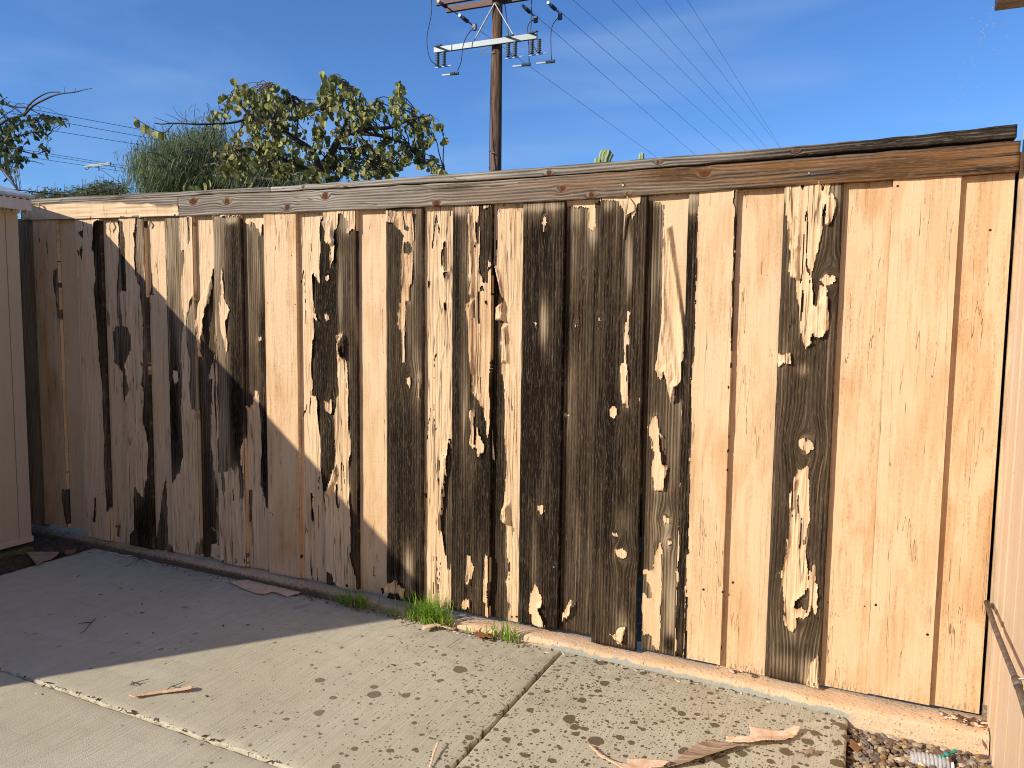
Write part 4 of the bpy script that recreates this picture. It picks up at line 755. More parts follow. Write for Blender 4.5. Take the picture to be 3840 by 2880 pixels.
# ------------------------------------------------------------------ litter on the slab
t = NT('loose_paint', .65); n = t.noise(t.scale(t.pos, 40, 40, 40), 1, 4, .6); c0 = t.mix(t.map(n, .4, .7), (.80, .59, .42), (.66, .42, .24))
t.col(c0); t.bump(n, .4, .002); M['chip'] = t.m
t = NT('chip_back', .85); x, y, z = t.sep(t.pos); n = t.noise(t.comb(t.math('MULTIPLY', t.math('ADD', x, t.math('MULTIPLY', y, -2.0)), 60.0), t.math('MULTIPLY', x, 8.0), 0.0), 1, 4, .6); t.col(t.mix(t.map(n, .4, .65), (.50, .37, .25), (.20, .12, .07))); t.bump(n, .6, .003); M['chipback'] = t.m
M['leafb'] = plain('dead_leaf', (.30, .12, .05), .6, 0, .12, 60); M['bark'] = plain('dry_twig', (.10, .065, .04), .8)
def litter(name, label, cat, txt, hf, mat, zs=None, group=None, st=.0035, th=.0012):
    w = [(on_slab(*p) if zs is None else on_z(*p, zs)) for p in P2(txt)]; poly = np.array([(p[0], p[1]) for p in w]); lo_, hi = poly.min(0) - .01, poly.max(0) + .01
    X, Y = np.meshgrid(np.arange(lo_[0], hi[0], st), np.arange(lo_[1], hi[1], st)); s = sdf(X, Y, poly) + (vnoise(X / .006, Y / .006, 3) - .5) * .003; keep = s > 0
    base = slab_z(X) if zs is None else zs; c = poly.mean(0); U = poly - c; ev, evec = np.linalg.eigh(U.T @ U); ax = evec[:, 1]; u = ((X - c[0]) * ax[0] + (Y - c[1]) * ax[1]); v_ = ((X - c[0]) * evec[0, 0] + (Y - c[1]) * evec[1, 0]); hu = np.abs(U @ ax).max(); hv = np.abs(U @ evec[:, 0]).max()
    Z = base + .002 + hf(u / hu, v_ / hv, s) + vnoise(X / .02, Y / .02, 9) * .002
    idx = np.arange(X.size).reshape(X.shape); kq = keep[:-1, :-1] & keep[1:, 1:] & keep[:-1, 1:] & keep[1:, :-1]; q = np.stack([idx[:-1, :-1], idx[:-1, 1:], idx[1:, 1:], idx[1:, :-1]], -1)[kq]; V = np.stack([X, Y, Z], -1).reshape(-1, 3); u_ = np.unique(q); rm = np.zeros(len(V), int); rm[u_] = np.arange(len(u_))
    me = gridmesh(name, V[u_], rm[q]); o = link(name, me, mat, top=(c[0], c[1], float(np.mean(base))), smooth=True); md = o.modifiers.new('thick', 'SOLIDIFY'); md.thickness = th; return tag(o, label, cat, group)
GRP = 'flakes of fallen paint on the slab'
litter('paint_flake', 'straight narrow peach paint flake lying alone on the sunlit slab at left', 'paint flake', 'c 990,1115 1020,1105 1240,1070 1480,1040 1512,1050 1490,1078 1240,1095 1100,1120 1040,1135', lambda u, v, s: .004 + .006 * u * u + .004 * np.clip(v, 0, 1), M['chip'], group=GRP)
litter('paint_flake', 'thin peach sliver of paint near the slab joint, cut off by the bottom edge', 'paint flake', 'g 1430,1485 1410,1483 1370,1560 1335,1665 1365,1665 1400,1560', lambda u, v, s: .006 * (1 + u) + .001, M['chip'], group=GRP)
litter('paint_flake', 'broad torn peach paint sheet resting on the wettest part of the slab', 'paint flake', 'Q 1495,400 1780,405 1890,375 1945,390 1920,430 1880,470 1800,480 1830,500 1740,515 1520,530 1290,490 1290,450 1500,460', lambda u, v, s: .012 + .010 * np.abs(v) + .004 * np.sin(u * 5), M['chip'], group=GRP)
litter('paint_flake', 'brown curled strip of peeled wood fibre and paint shown from its back', 'paint flake', 'Q 1190,490 1290,495 1420,510 1500,520 1300,580 1000,695 780,720 850,640 1010,540', lambda u, v, s: .004 + .016 * v * v + .010 * np.clip(-v, 0, 1), M['chipback'], group=GRP)
litter('paint_flake', 'long curved peach paint ribbon reaching left from the brown strip', 'paint flake', 'Q 100,515 130,510 240,600 380,670 440,680 440,630 560,640 760,670 820,690 740,740 400,740 300,668 200,615', lambda u, v, s: .006 + .012 * np.clip(-u, 0, 1) + .006 * (v ** 2), M['chip'], group=GRP)
litter('paint_flake', 'large flat shaded paint sheet on the slab against the footing', 'paint flake', 'c 1780,225 1860,205 1950,205 g 0,220 170,245 375,290 330,315 245,335 130,300 60,318 0,312 c 1900,280 1840,250', lambda u, v, s: .003 + .004 * vnoise(u * 3, v * 3, 2), M['chip'], group=GRP)
litter('paint_flake', 'pointed cream paint flake touching the sunlit footing beside the slab joint', 'paint flake', 'j 50,665 130,660 250,685 325,700 330,730 240,720 120,700 60,690', lambda u, v, s: .006 + .008 * v * v, M['chip'], group=GRP)
litter('paint_flake', 'arched pale paint flake lying just below the big grass tuft', 'paint flake', 'g 1285,605 1300,575 1400,568 1550,590 1545,608 1420,592 1350,602 1300,618', lambda u, v, s: .004 + .014 * (1 - u * u), M['chip'], group=GRP)
litter('paint_flake', 'shaded bent paint flake leaning at the footing in the left corner', 'paint flake', 'c 1280,60 1300,30 1370,10 1440,0 1445,15 1400,45 1340,65', lambda u, v, s: .006 + .012 * np.clip(v, 0, 1), M['chip'], group=GRP)
litter('paint_flake', 'small thin paint splinter in deep shade near the left corner', 'paint flake', 'c 890,18 960,8 1035,12 1000,24', lambda u, v, s: .004 + 0 * u, M['chip'], group=GRP)
litter('wood_scrap', 'triangular brown board scrap lying in the dark corner by the shed', 'wood scrap', 'V 450,570 600,550 1030,530 1010,570 900,660 780,690 640,785 560,690 520,640', lambda u, v, s: .012 + .006 * v, M['chipback'], th=.006)
litter('dead_leaf', 'reddish dead leaf on soil beside the triangular board scrap', 'leaf', 'V 1115,520 1150,505 1200,500 1290,500 1330,530 1280,560 1180,592 1120,580', lambda u, v, s: .008 + .008 * v * v, M['leafb'])
litter('dead_leaf', 'two-lobed reddish brown leaf by the footing below the sunlit grass', 'leaf', 'g 1690,640 1710,622 1745,620 1778,632 1800,608 1835,612 1855,640 1845,670 1810,668 1790,660 1782,672 1720,668', lambda u, v, s: .004 + .016 * np.abs(u) * (1.2 - np.abs(u)) + .004 * v, M['leafb'])
litter('bark_curl', 'curled piece of brown bark casting a shadow near the slab end', 'bark', 'm 215,1590 235,1570 300,1548 350,1545 372,1570 355,1590 300,1592 250,1600 225,1625', lambda u, v, s: .003 + .018 * (1 - v * v), M['chipback'])
litter('dead_leaf', 'pointed tan leaf lying on the gravel in the shade of the slab', 'leaf', 'H 250,600 300,580 340,600 380,620 440,690 400,720 360,770 300,720 230,680', lambda u, v, s: .012 + .006 * v, plain('tan_leaf', (.26, .14, .06), .7), zs=.022)
litter('seed_pod', 'grey shell-like flake stuck where footing meets the house wall', 'flake', 'm 1655,1480 1685,1475 1700,1500 1690,1535 1655,1540', lambda u, v, s: .02 + .02 * v, plain('grey_flake', (.35, .3, .25)), zs=.045)
def twig(label, lines, r=.0013):
    m = MB(); c = None
    for l in lines:
        pts = [Vector(on_slab(*p, up=.004 + .006 * math.sin(k * 1.3) ** 2)) for k, p in enumerate(P2(l))]; c = c or pts[0]; m.tube(pts, [r * (1 - .5 * k / len(pts)) for k in range(len(pts))], 6)
    tag(m.build('twig', M['bark'], top=tuple(c)), label, 'twig', 'twigs on the slab')
twig('small forked twig lying in the shaded middle of the slab', ['c 740,497 700,540 660,590 620,615', 'c 712,525 650,530 612,535'], .002)
twig('scrap of dry stem with a thin tail on the slab above the narrow paint flake', ['c 1010,1015 1035,1000 1060,995 1110,978 1165,966', 'c 1030,985 1045,1005 1030,1018', 'c 1020,1000 1080,990'], .0018)
twig('bent dark twig resting against the straight narrow paint flake', ['c 1285,1062 1330,1025 1380,1010 1438,985', 'c 1330,1050 1400,1035 1440,1032', 'c 1340,1022 1370,1030 1360,1040'], .0016)
twig('long straight straw on the sunlit slab below the two-lobed leaf', ['g 1485,720 1550,675 1640,615'], .001)
twig('pale curved stem lying across the sunlit footing', ['g 1770,490 1820,475 1870,445 1920,420'], .0016)
twig('dry roots scattered beneath the shaded grass tuft', ['g 640,375 700,385 760,395 840,425', 'g 700,378 760,405 800,440', 'g 830,410 780,400 740,380'], .0012)
twig('thin crossing stalks in the shaded corner by the footing', ['c 975,95 1030,60 1090,35', 'c 1060,20 1110,45 1165,75', 'c 1050,75 1085,35'], .0013)

# grass tufts
t = NT('grass_blade', .5); t.b.inputs['Subsurface Weight'].default_value = .0; n = t.noise(t.pos, 40, 2); t.col(t.mix(t.map(n, .35, .65), (.14, .30, .02), (.32, .52, .06))); M['grass'] = t.m
tr = t.n.new('ShaderNodeBsdfTranslucent'); tr.inputs[0].default_value = (.25, .42, .04, 1); mx = t.n.new('ShaderNodeMixShader'); mx.inputs[0].default_value = .35; t.l.new(t.b.outputs[0], mx.inputs[1]); t.l.new(tr.outputs[0], mx.inputs[2]); t.l.new(mx.outputs[0], t.n['Material Output'].inputs[0])
M['straw'] = plain('dry_grass', (.30, .18, .09), .8)
def tuft(label, x, y, n, hgt, spread, dry=.15, base_r=.03):
    c = Vector((x, y, slab_z(x))); V = []; Fc = []; mi = []
    for i in range(n):
        a = random.uniform(0, 6.28); b = c + Vector((random.gauss(0, base_r), random.gauss(0, base_r * .25), random.uniform(-.002, .01))); L = hgt * random.uniform(.45, 1.1); lean = random.uniform(.1, 1.0) * spread; d = Vector((math.cos(a), math.sin(a) * .7 - .15, 0)); w = random.uniform(.0016, .0034); sd = Vector((-d.y, d.x, 0)).normalized()
        isdry = random.random() < dry
        if isdry: L *= .8; lean *= 1.6
        n0 = len(V)
        for k in range(6):
            q = k / 5; p = b + d * (lean * L * q ** 1.6) + Vector((0, 0, L * (q - (.35 + (.5 if isdry else 0)) * lean * q * q))); p.z = max(p.z, slab_z(p.x) + .003); ww = w * (1 - q ** 2) + .0002; V += [p - sd * ww, p + sd * ww + Vector((0, 0, ww * .5))]
        for k in range(5): Fc.append((n0 + 2 * k, n0 + 2 * k + 1, n0 + 2 * k + 3, n0 + 2 * k + 2)); mi.append(1 if isdry else 0)
    o = pymesh('grass_tuft', V, Fc, [M['grass'], M['straw']], top=tuple(c), smooth=True); o.data.polygons.foreach_set('material_index', mi); return tag(o, label, 'grass', 'grass tufts along the footing')
def gp(t_): p = on_slab(*P2(t_)[0]); return p[0], min(p[1], -.085)
x_, y_ = gp('g 1370,520'); tuft('largest bright green grass tuft, half sunlit at the footing', x_, y_, 240, .150, .95, .12, .055)
x_, y_ = gp('g 820,385'); tuft('shaded dark green grass tuft with roots left of the largest one', x_, y_, 90, .10, 1.1, .25, .05)
x_, y_ = gp('g 1050,430'); tuft('sparse small grass tuft between the shaded and the largest tufts', x_, y_, 26, .05, .8, .3, .035)
x_, y_ = gp('g 1950,650'); tuft('sunlit upright grass tuft beside the two-lobed leaf', x_, y_, 48, .105, .6, .1, .03)
x_, y_ = gp('g 1735,605'); tuft('tiny grass sprig above the two-lobed leaf', x_, y_, 12, .04, .5, .2, .025)
V = []; c = on_y(456, 1139, -.02); a = on_y(470, 1146, -.02); pymesh('green_leaf', [(c[0], -.022, c[2]), ((c[0] + a[0]) / 2, -.03, c[2] + .004), (a[0], -.024, a[2]), ((c[0] + a[0]) / 2, -.023, a[2] - .004)], [(0, 1, 2, 3)], M['grass'], top=tuple(c)); tag(bpy.data.objects['green_leaf'], 'single green leaf poking from a gap low in the shaded boards', 'leaf')

# dripping water under the rafter tail
dm = NT('water', .02); dm.b.inputs['Transmission Weight'].default_value = 1; dm.b.inputs['IOR'].default_value = 1.33; dm.col((.95, .97, 1))
gv, gf = [], []
k_ = 0
for i in range(62):
    q = random.random(); dx = 2144 - q * 110 + random.gauss(0, 12) + (random.random() < .25) * random.uniform(20, 70); dy = 30 + q * 240 + random.gauss(0, 12); dx = min(dx, 2208)
    if dy > 255: continue
    p = on_y(dx, dy, -.90 + random.uniform(-.05, .05)); s = random.uniform(.0007, .0016); P = IV * [s, s, s * random.uniform(1, 1.6)] + p; n = k_ * len(IV); k_ += 1; gv.append(P); gf += [[w + n for w in f_] for f_ in IF]
o = pymesh('water_drops', np.concatenate(gv), gf, dm.m, smooth=True); tag(o, 'falling water drops below the dark rafter tail', 'water drops', kind='stuff')

# ------------------------------------------------------------------ utility pole and wires
M['polewood'] = (lambda t: (t.col(t.mix(t.map(t.noise(t.scale(t.pos, 22, 22, 1.2), 1, 5, .65), .40, .62), (.045, .024, .012), (.19, .105, .055))), t.bump(t.noise(t.scale(t.pos, 60, 60, 2), 1, 4, .6), .8, .02), t.m)[-1])(NT('creosote_pole', .8))
M['armwood'] = plain('brown_crossarm', (.19, .12, .10), .8); M['galv'] = plain('galvanised_steel', (.27, .30, .30), .45, .2, .04); M['insul'] = plain('dark_insulator', (.07, .08, .085), .35); M['cable'] = plain('black_cable', (.03, .035, .04), .5); M['gold'] = plain('yellow_tag', (.75, .42, .03), .6); M['brace'] = plain('pale_brace', (.55, .55, .50), .6)
def P1(t_): return P2(t_)[0]
h1 = at_depth(1071, 105, 21)[2]; h2 = at_depth(1071, 8, 21)[2]
pb = at_depth(1071, 370, 21); pole = thing('utility_pole', 'tall brown wooden utility pole with metal crossarm and cutout switches beyond the fence', 'utility pole', (pb[0], pb[1], -.1))
MB().tube([(pb[0], pb[1], -.1), (pb[0], pb[1], 5), (pb[0], pb[1], h2 + 1.2)], [.17, .155, .135], 18).build('shaft', M['polewood'], pole, smooth=True)
px_, py_ = pb[0], pb[1]
def ah(t_, h): return Vector(on_z(*P1(t_), h))
def nearpole(t_): return Vector(at_depth(*P1(t_), 20.9))
a, b = ah('P 300,515', h1), ah('P 1220,390', h1); d = (b - a).normalized(); side = Vector((d.y, -d.x, 0)); fr = side if side.y < 0 else -side
ctr = Vector((px_, py_, h1)); L0 = (a - ctr).dot(d); L1 = (b - ctr).dot(d); arm0 = ctr + fr * .22
m = MB().beam(arm0 + d * L0, arm0 + d * L1, .09, .14); m.build('crossarm', M['galv'], pole)
m = MB()
for q in (-.12, .0, .13): m.beam(arm0 + d * q + Vector((0, 0, -.12)) + fr * .05, arm0 + d * q + Vector((0, 0, .12)) + fr * .05, .05, .02)
m.build('clamp', plain('grey_steel', (.30, .31, .31), .5, .5), pole)
m = MB(); top = ctr + Vector((0, 0, 1.02)) + fr * .17
for s in (-.62, .62): m.beam(top, arm0 + d * s * .98 + Vector((0, 0, .06)), .05, .02)
m.build('brace', M['brace'], pole)
m = MB(); 
for s in (-.42,): m.tube([arm0 + d * s + Vector((0, 0, -.22)), arm0 + Vector((0, 0, -.05)), arm0 + d * .1 + Vector((0, 0, -.02))], .012, 6)
m.tube([arm0 + d * -.42 + Vector((0, 0, -.22)), ctr + Vector((0, 0, -.25)) + fr * .16], .012, 6).build('stay', M['galv'], pole)
def ribbed(m, p, L, r, ax=(0, 0, -1), n=8):
    prof = []; 
    for k in range(n): prof += [(r * .55, L * k / n), (r, L * (k + .35) / n), (r * .55, L * (k + .8) / n)]
    m.lathe(p, prof, 10, ax)
def cutout(t_, off):
    c = arm0 + d * off; m = MB(); m.beam(c + Vector((0, 0, .10)) - d * .12, c + Vector((0, 0, .02)) + d * .22 + fr * .25, .07, .03); m.build('cutout_bracket', M['insul'], pole)
    for s in (0, .2): m = MB(); ribbed(m, c + d * s + fr * .05 + Vector((0, 0, -.10)), .36, .065); m.build('insulator', M['insul'], pole, smooth=True)
    m = MB().beam(c + d * .22 + Vector((0, 0, -.50)), c + d * .22 + Vector((0, 0, -.66)), .05, .05).beam(c + d * .12 + Vector((0, 0, -.69)), c + d * .45 + Vector((0, 0, -.70)), .04, .035).beam(c - d * .1 + Vector((0, 0, -.47)), c + d * .40 + Vector((0, 0, -.46)), .03, .02); m.build('fuse_holder', M['galv'], pole)
    MB().tube([c + d * .38 + Vector((0, 0, -.68)), c + d * .62 + Vector((0, 0, -.69))], .045, 8).build('fuse_cap', M['insul'], pole)
    return c
offs = [L0 + .12, (ah('P 975,430', h1) - ctr).dot(d), L1 - .12]
cs = [cutout('', o_) for o_ in offs]
# top wooden arms (their upper side leaves the picture)
for t0, t1, f_, zz in (('P 310,85', 'P 1285,-20', .24, .02), ('P 385,135', 'P 1240,30', -.24, -.0)):
    hh_ = h2 + zz; A_, B_ = ah(t0, hh_), ah(t1, hh_); c_ = Vector((px_, py_, hh_)); la, lb = (A_ - c_).dot(d), (B_ - c_).dot(d); o_ = c_ + fr * f_ + d * 0; MB().beam(o_ + d * la, o_ + d * lb, .10, .15).build('crossarm', M['armwood'], pole)
    if f_ > 0: MB().beam(o_ + d * -.62 + fr * .052 + Vector((0, 0, .0)), o_ + d * -.48 + fr * .052, .004, .11).build('tag', M['gold'], pole)
    if f_ > 0: MB().beam(o_ + d * .28 + fr * .052 + Vector((0, 0, .03)), o_ + d * .44 + fr * .052 + Vector((0, 0, .03)), .004, .06).build('tag', M['gold'], pole)
def cable(pts, r=.012, name='jumper_cable'):
    P_ = [Vector(p) for p in pts]; out = []
    for i in range(len(P_) - 1):
        p0, p1, p2, p3 = P_[max(i - 1, 0)], P_[i], P_[i + 1], P_[min(i + 2, len(P_) - 1)]
        for k in range(6):
            t_ = k / 6; out.append(.5 * ((2 * p1) + (p2 - p0) * t_ + (2 * p0 - 5 * p1 + 4 * p2 - p3) * t_ ** 2 + (3 * p1 - p0 - 3 * p2 + p3) * t_ ** 3))
    out.append(P_[-1]); MB().tube(out, r, 6).build(name, M['cable'], pole, smooth=True)
for s_ in ('P 188,-20 190,120 150,330 160,480 200,570 280,612', 'P 585,245 520,320 480,420 462,560 430,645', 'P 855,-10 880,180 898,350 905,470 930,515 960,530', 'P 1145,175 1095,200 1070,260 1080,400 1085,575', 'P 1108,-20 1105,190 1100,320 1130,430 1175,500', 'P 1368,150 1310,210 1285,300 1285,450 1288,548'):
    cable([at_depth(*p, 20.6) for p in P2(s_)])
cable([at_depth(*p, 20.75) for p in P2('P 745,480 735,700 728,1000 724,1300 722,1560')], .012, 'ground_wire')
m = MB()
for q in (925, 1390, 1540): p = at_depth(*P1(f'P 745,{q}'), 20.75); m.beam(Vector(p) + Vector((-.11, 0, .03)), Vector(p) + Vector((.08, 0, -.03)), .02, .02)
m.build('wire_staple', M['insul'], pole)
WG = 'wires strung from the utility pole'
def wire(t_, h, label, group, r=.0065, ext=(0, 0), cat='power line', parent=None, sag=0.0):
    p = P2(t_); a_ = Vector(on_z(*p[0], h)); b_ = Vector(on_z(*p[1], h)); b_ = b_ + (b_ - a_) * ext[1]; a_ = a_ + (a_ - b_) * ext[0]; n = 14; pts = [a_.lerp(b_, k / n) - Vector((0, 0, sag * math.sin(math.pi * k / n))) for k in range(n + 1)]
    return tag(MB().tube(pts, r, 6).build('power_line', M['cable'], top=tuple(a_)), label, cat, group)
names = ['leftmost', 'second', 'third', 'fourth', 'fifth', 'sixth', 'seventh', 'rightmost']
W8 = [('P 455,150 P 740,352', 'dark wire passing behind the pole from the lower brown arm end'), ('D 1150,40 1505,333', None), ('D 1185,5 1555,330', None), ('D 1236,0 1610,326', None), ('D 1320,0 1640,322', None), ('D 1370,0 1655,319', None), ('D 1432,0 1680,316', None), ('D 1482,0 1682,314', None)]
# the low line that goes on right of the pole
wire('D 993,35 1412,335', h2 - .1, 'power line passing behind the pole, lowest of the wires on its right', WG, .006, (0, 1.2))
for k, (t_, lab) in enumerate([('D 1130,10 1500,333', 'power line ending at the middle strain insulator right of the pole'), ('D 1187,5 1560,330', 'power line ending at the strain insulator on the right tip of the brown crossarm'), ('D 1238,0 1612,326', 'first free power line right of the crossarm tip at the top edge'), ('D 1322,0 1641,322', 'second free power line right of the crossarm tip at the top edge'), ('D 1372,0 1656,319', 'third free power line right of the crossarm tip at the top edge'), ('D 1436,0 1682,316', 'fourth free power line, second from the right at the top edge'), ('D 1485,0 1683,313', 'rightmost power line in the sky, steepest of all')]):
    if k < 2: wire(t_, h2 - .05, lab, WG, .0058, (0, 1.6))
    else: wire(t_, h2 - .05, lab, WG, .0044, (.12, 1.6))
for t0, t1 in (('P 260,15', 'P 345,75'), ('P 455,145', 'P 540,210'), ('P 1035,60', 'P 1105,125'), ('P 1265,30', 'P 1340,100')):
    a_, b_ = Vector(at_depth(*P1(t0), 20.8)), Vector(at_depth(*P1(t1), 21.3)); ax = b_ - a_
    m = MB(); ribbed(m, a_ + ax * .25, ax.length * .55, .055, ax, 6); m.build('strain_insulator', M['insul'], pole, smooth=True)
    MB().tube([a_ - ax * .1, a_ + ax * .25], .045, 8).build('insulator_end', M['galv'], pole); MB().tube([a_ + ax * .8, b_ + ax * .35], .02, 6).build('clevis', M['insul'], pole)
for t0 in ('P 585,245', 'P 1145,175', 'P 1368,148'):
    c_ = Vector(at_depth(*P1(t0), 20.9)); MB().box(c_.x - .06, c_.x + .06, c_.y - .04, c_.y + .04, c_.z - .1, c_.z + .08).build('connector', M['insul'], pole, bevel=.02)
MB().tube([at_depth(*P1('P 345,75'), 21), at_depth(*P1('P 460,150'), 21)], .012, 6).build('jumper_cable', M['cable'], pole)
DG = 'distant lines crossing behind the trees at left'
for k, (t_, lab) in enumerate([('U 320,400 1400,600', 'highest of the six distant lines at left'), ('U 600,515 1400,660', 'second highest of the six distant lines at left'), ('U 380,565 1280,710', 'third highest of the six distant lines at left'), ('U 390,770 1130,890', 'distant line just above the small white crossarm'), ('U 370,785 1150,912', 'distant line meeting the middle of the small white crossarm'), ('U 350,820 1170,945', 'lowest distant line, meeting the left end of the small white crossarm')]):
    wire(t_, 9.0, lab, DG, .011, (.6, .5))
wire('U 0,1072 440,1122', 3.2, 'low cable dipping behind the fence just right of the shed roof', None, .008, (.2, .3))
p0, p1 = at_depth(*P1('U 735,886'), 52), at_depth(*P1('U 955,860'), 51); dc = thing('distant_crossarm', 'small white crossarm of a far pole hanging among distant lines at left', 'crossarm', tuple(p0))
MB().beam(p0, p1, .12, .18).build('arm', M['galv'], dc)
for xx, yy in ((750, 905), (965, 880)):
    pts = [at_depth(*P1(f'U {xx + 16 * math.cos(a_)},{yy - 14 + 22 * math.sin(a_)}'), 51.5) for a_ in np.linspace(0, 3.1, 7)]; MB().tube(pts, .02, 5).build('wire_loop', M['cable'], dc)
MB().beam(at_depth(*P1('U 852,870'), 51.5), at_depth(*P1('U 856,925'), 51.5), .05, .05).build('bracket', M['cable'], dc)
MB().tube([at_depth(*P1('U 870,910'), 51.5), at_depth(*P1('U 1150,1105'), 48)], .02, 5).build('guy_wire', M['cable'], dc)

# ------------------------------------------------------------------ plants
def leafmat(name, c1, c2, c3, trans=.25, rough=.55):
    t = NT(name, rough, .35); r = t.at('shade'); n = t.noise(t.pos, 9, 3, .6); c = t.mix(t.map(r, 0, 1), c1, c2); c = t.mix(t.map(n, .45, .7), c, c3); t.col(c)
    tr = t.n.new('ShaderNodeBsdfTranslucent'); t.l.new(c, tr.inputs[0]); mx = t.n.new('ShaderNodeMixShader'); mx.inputs[0].default_value = trans; t.l.new(t.b.outputs[0], mx.inputs[1]); t.l.new(tr.outputs[0], mx.inputs[2]); t.l.new(mx.outputs[0], t.n['Material Output'].inputs[0]); return t.m
class Leaves:
    def __init__(s): s.V = []; s.F = []; s.A = []
    def round_leaf(s, p, size, hang, yaw, fold, tint):
        """broad rounded leaf folded on its midrib, hanging from p"""
        down = Vector((math.cos(yaw) * (1 - hang), math.sin(yaw) * (1 - hang), -hang)).normalized(); sd = down.cross(Vector((math.sin(yaw * 1.7), math.cos(yaw * 1.7), .2))).normalized(); nn = sd.cross(down).normalized(); n0 = len(s.V)
        prof = [(0, 0), (.12, .30), (.35, .47), (.65, .46), (.88, .30), (1.0, .10)]
        for q, w in prof:
            c = p + down * size * q + nn * size * .10 * math.sin(q * 3.1)
            f = nn * (fold * w * size); s.V += [c - sd * w * size + f, c + (down * (-.06 * size) if q == 1 else Vector()), c + sd * w * size + f]; s.A += [tint] * 3
        for k in range(5):
            a = n0 + 3 * k; s.F += [(a, a + 1, a + 4, a + 3), (a + 1, a + 2, a + 5, a + 4)]
    def blade(s, pts, w, tint, sd):
        n0 = len(s.V); m = len(pts)
        for k, p in enumerate(pts): ww = w * math.sin(math.pi * (k + .35) / (m - .3)) ** .7; s.V += [p - sd * ww, p + sd * ww]; s.A += [tint] * 2
        for k in range(m - 1): a = n0 + 2 * k; s.F.append((a, a + 1, a + 3, a + 2))
    def build(s, name, mat, parent, smooth=False):
        o = pymesh(name, s.V, s.F, mat, parent, smooth=smooth); attr(o.data, 'shade', np.array(s.A)); return o
def curve(a, b, bend, n=7, jit=.0):
    a, b = Vector(a), Vector(b); m = a.lerp(b, .5) + Vector(bend); out = []
    for k in range(n + 1): t_ = k / n; out.append(a * (1 - t_) ** 2 + m * 2 * t_ * (1 - t_) + b * t_ ** 2 + Vector([random.gauss(0, jit) for _ in range(3)]) * (0 < k < n))
    return out
def limb(txt, depths): pts = P2(txt); return [Vector(at_depth(*p, np.interp(k, np.linspace(0, len(pts) - 1, len(depths)), depths))) for k, p in enumerate(pts)]
def smoothpts(P_, n=5):
    out = []
    for i in range(len(P_) - 1):
        p0, p1, p2, p3 = P_[max(i - 1, 0)], P_[i], P_[i + 1], P_[min(i + 2, len(P_) - 1)]
        for k in range(n): t_ = k / n; out.append(.5 * ((2 * p1) + (p2 - p0) * t_ + (2 * p0 - 5 * p1 + 4 * p2 - p3) * t_ ** 2 + (3 * p1 - p0 - 3 * p2 + p3) * t_ ** 3))
    return out + [P_[-1]]
M['branch'] = plain('grey_branch', (.09, .065, .045), .85, 0, .15, 20); M['bud'] = plain('red_twig', (.10, .05, .04), .8)

# broad-leaved tree right behind the fence
random.seed(21); D0 = 8.0
base = Vector(at_depth(*P1('T 960,1140'), D0)); tree = thing('broadleaf_tree', 'spreading tree with large round yellow-green leaves behind the fence', 'tree', (base.x, base.y, -.1))
limbs = [('T 955,1150 1010,1030 1100,880 1180,740 1290,670', (8, 8), .055, .03), ('T 1290,670 1450,650 1620,640 1800,570 1890,548', (8, 7.8), .028, .007), ('T 1280,690 1500,705 1720,770 1850,880 1960,960 2090,1010', (8, 7.6), .024, .005), ('T 1180,740 1240,580 1200,450 1230,330 1190,200', (8, 8.3), .022, .005),
         ('T 1010,1030 960,860 800,740 640,640 430,545 330,440 290,300 270,215', (8, 7.7), .034, .006), ('T 430,545 300,590 150,608 0,612 U 1680,520 1500,512 1400,520 1330,510', (7.75, 7.3), .014, .004), ('T 640,640 560,480 580,350 600,255', (7.8, 8.2), .016, .004), ('T 960,860 1040,640 1060,450 1065,300 1035,150', (8, 7.8), .018, .004),
         ('T 1620,640 1690,500 1710,380 1690,255', (7.9, 8.1), .013, .004), ('T 1000,1040 800,960 600,880 380,820 200,880 60,880 U 1840,790 1640,760', (8, 7.5), .022, .004), ('T 1000,1040 1200,960 1400,950 1600,1000', (8, 8.5), .02, .006), ('T 1180,820 1350,840 1500,950 1560,1020', (8, 7.8), .016, .005), ('T 800,740 820,560 780,440 760,370', (7.9, 8.3), .014, .004), ('T 1290,670 1400,520 1480,430 1500,400', (8, 8.2), .013, .004),
         ('U 1500,512 1430,590 1350,575 1250,520 1150,455', (7.3, 7.2), .005, .003), ('U 1700,520 1560,460 1490,360', (7.4, 7.4), .004, .0018), ('U 1690,510 1680,420 1690,340', (7.4, 7.4), .0035, .0015), ('U 1590,520 1520,470 1425,430', (7.35, 7.3), .0035, .0015), ('U 1480,515 1400,485 1330,460', (7.3, 7.3), .004, .002), ('U 1600,540 1640,640 1700,680', (7.4, 7.5), .004, .002), ('U 1840,800 1760,930 1590,1035', (7.6, 7.7), .006, .003), ('U 1620,520 1600,440 1605,400', (7.35, 7.3), .003, .0015)]
nodes = []; m = MB()
for t_, dd, r0, r1 in limbs:
    pts = smoothpts(limb(t_, dd)); m.tube(pts, [r0 + (r1 - r0) * k / (len(pts) - 1) for k in range(len(pts))], 7)
    if not t_.startswith('U'): nodes += [(p, r0 + (r1 - r0) * k / (len(pts) - 1)) for k, p in enumerate(pts)]
m.tube([(base.x + .05, base.y + .1, -.1), (base.x, base.y, 1.0), base], [.10, .08, .055], 10)
LV = Leaves(); NP = np.array([list(p) for p, _ in nodes])
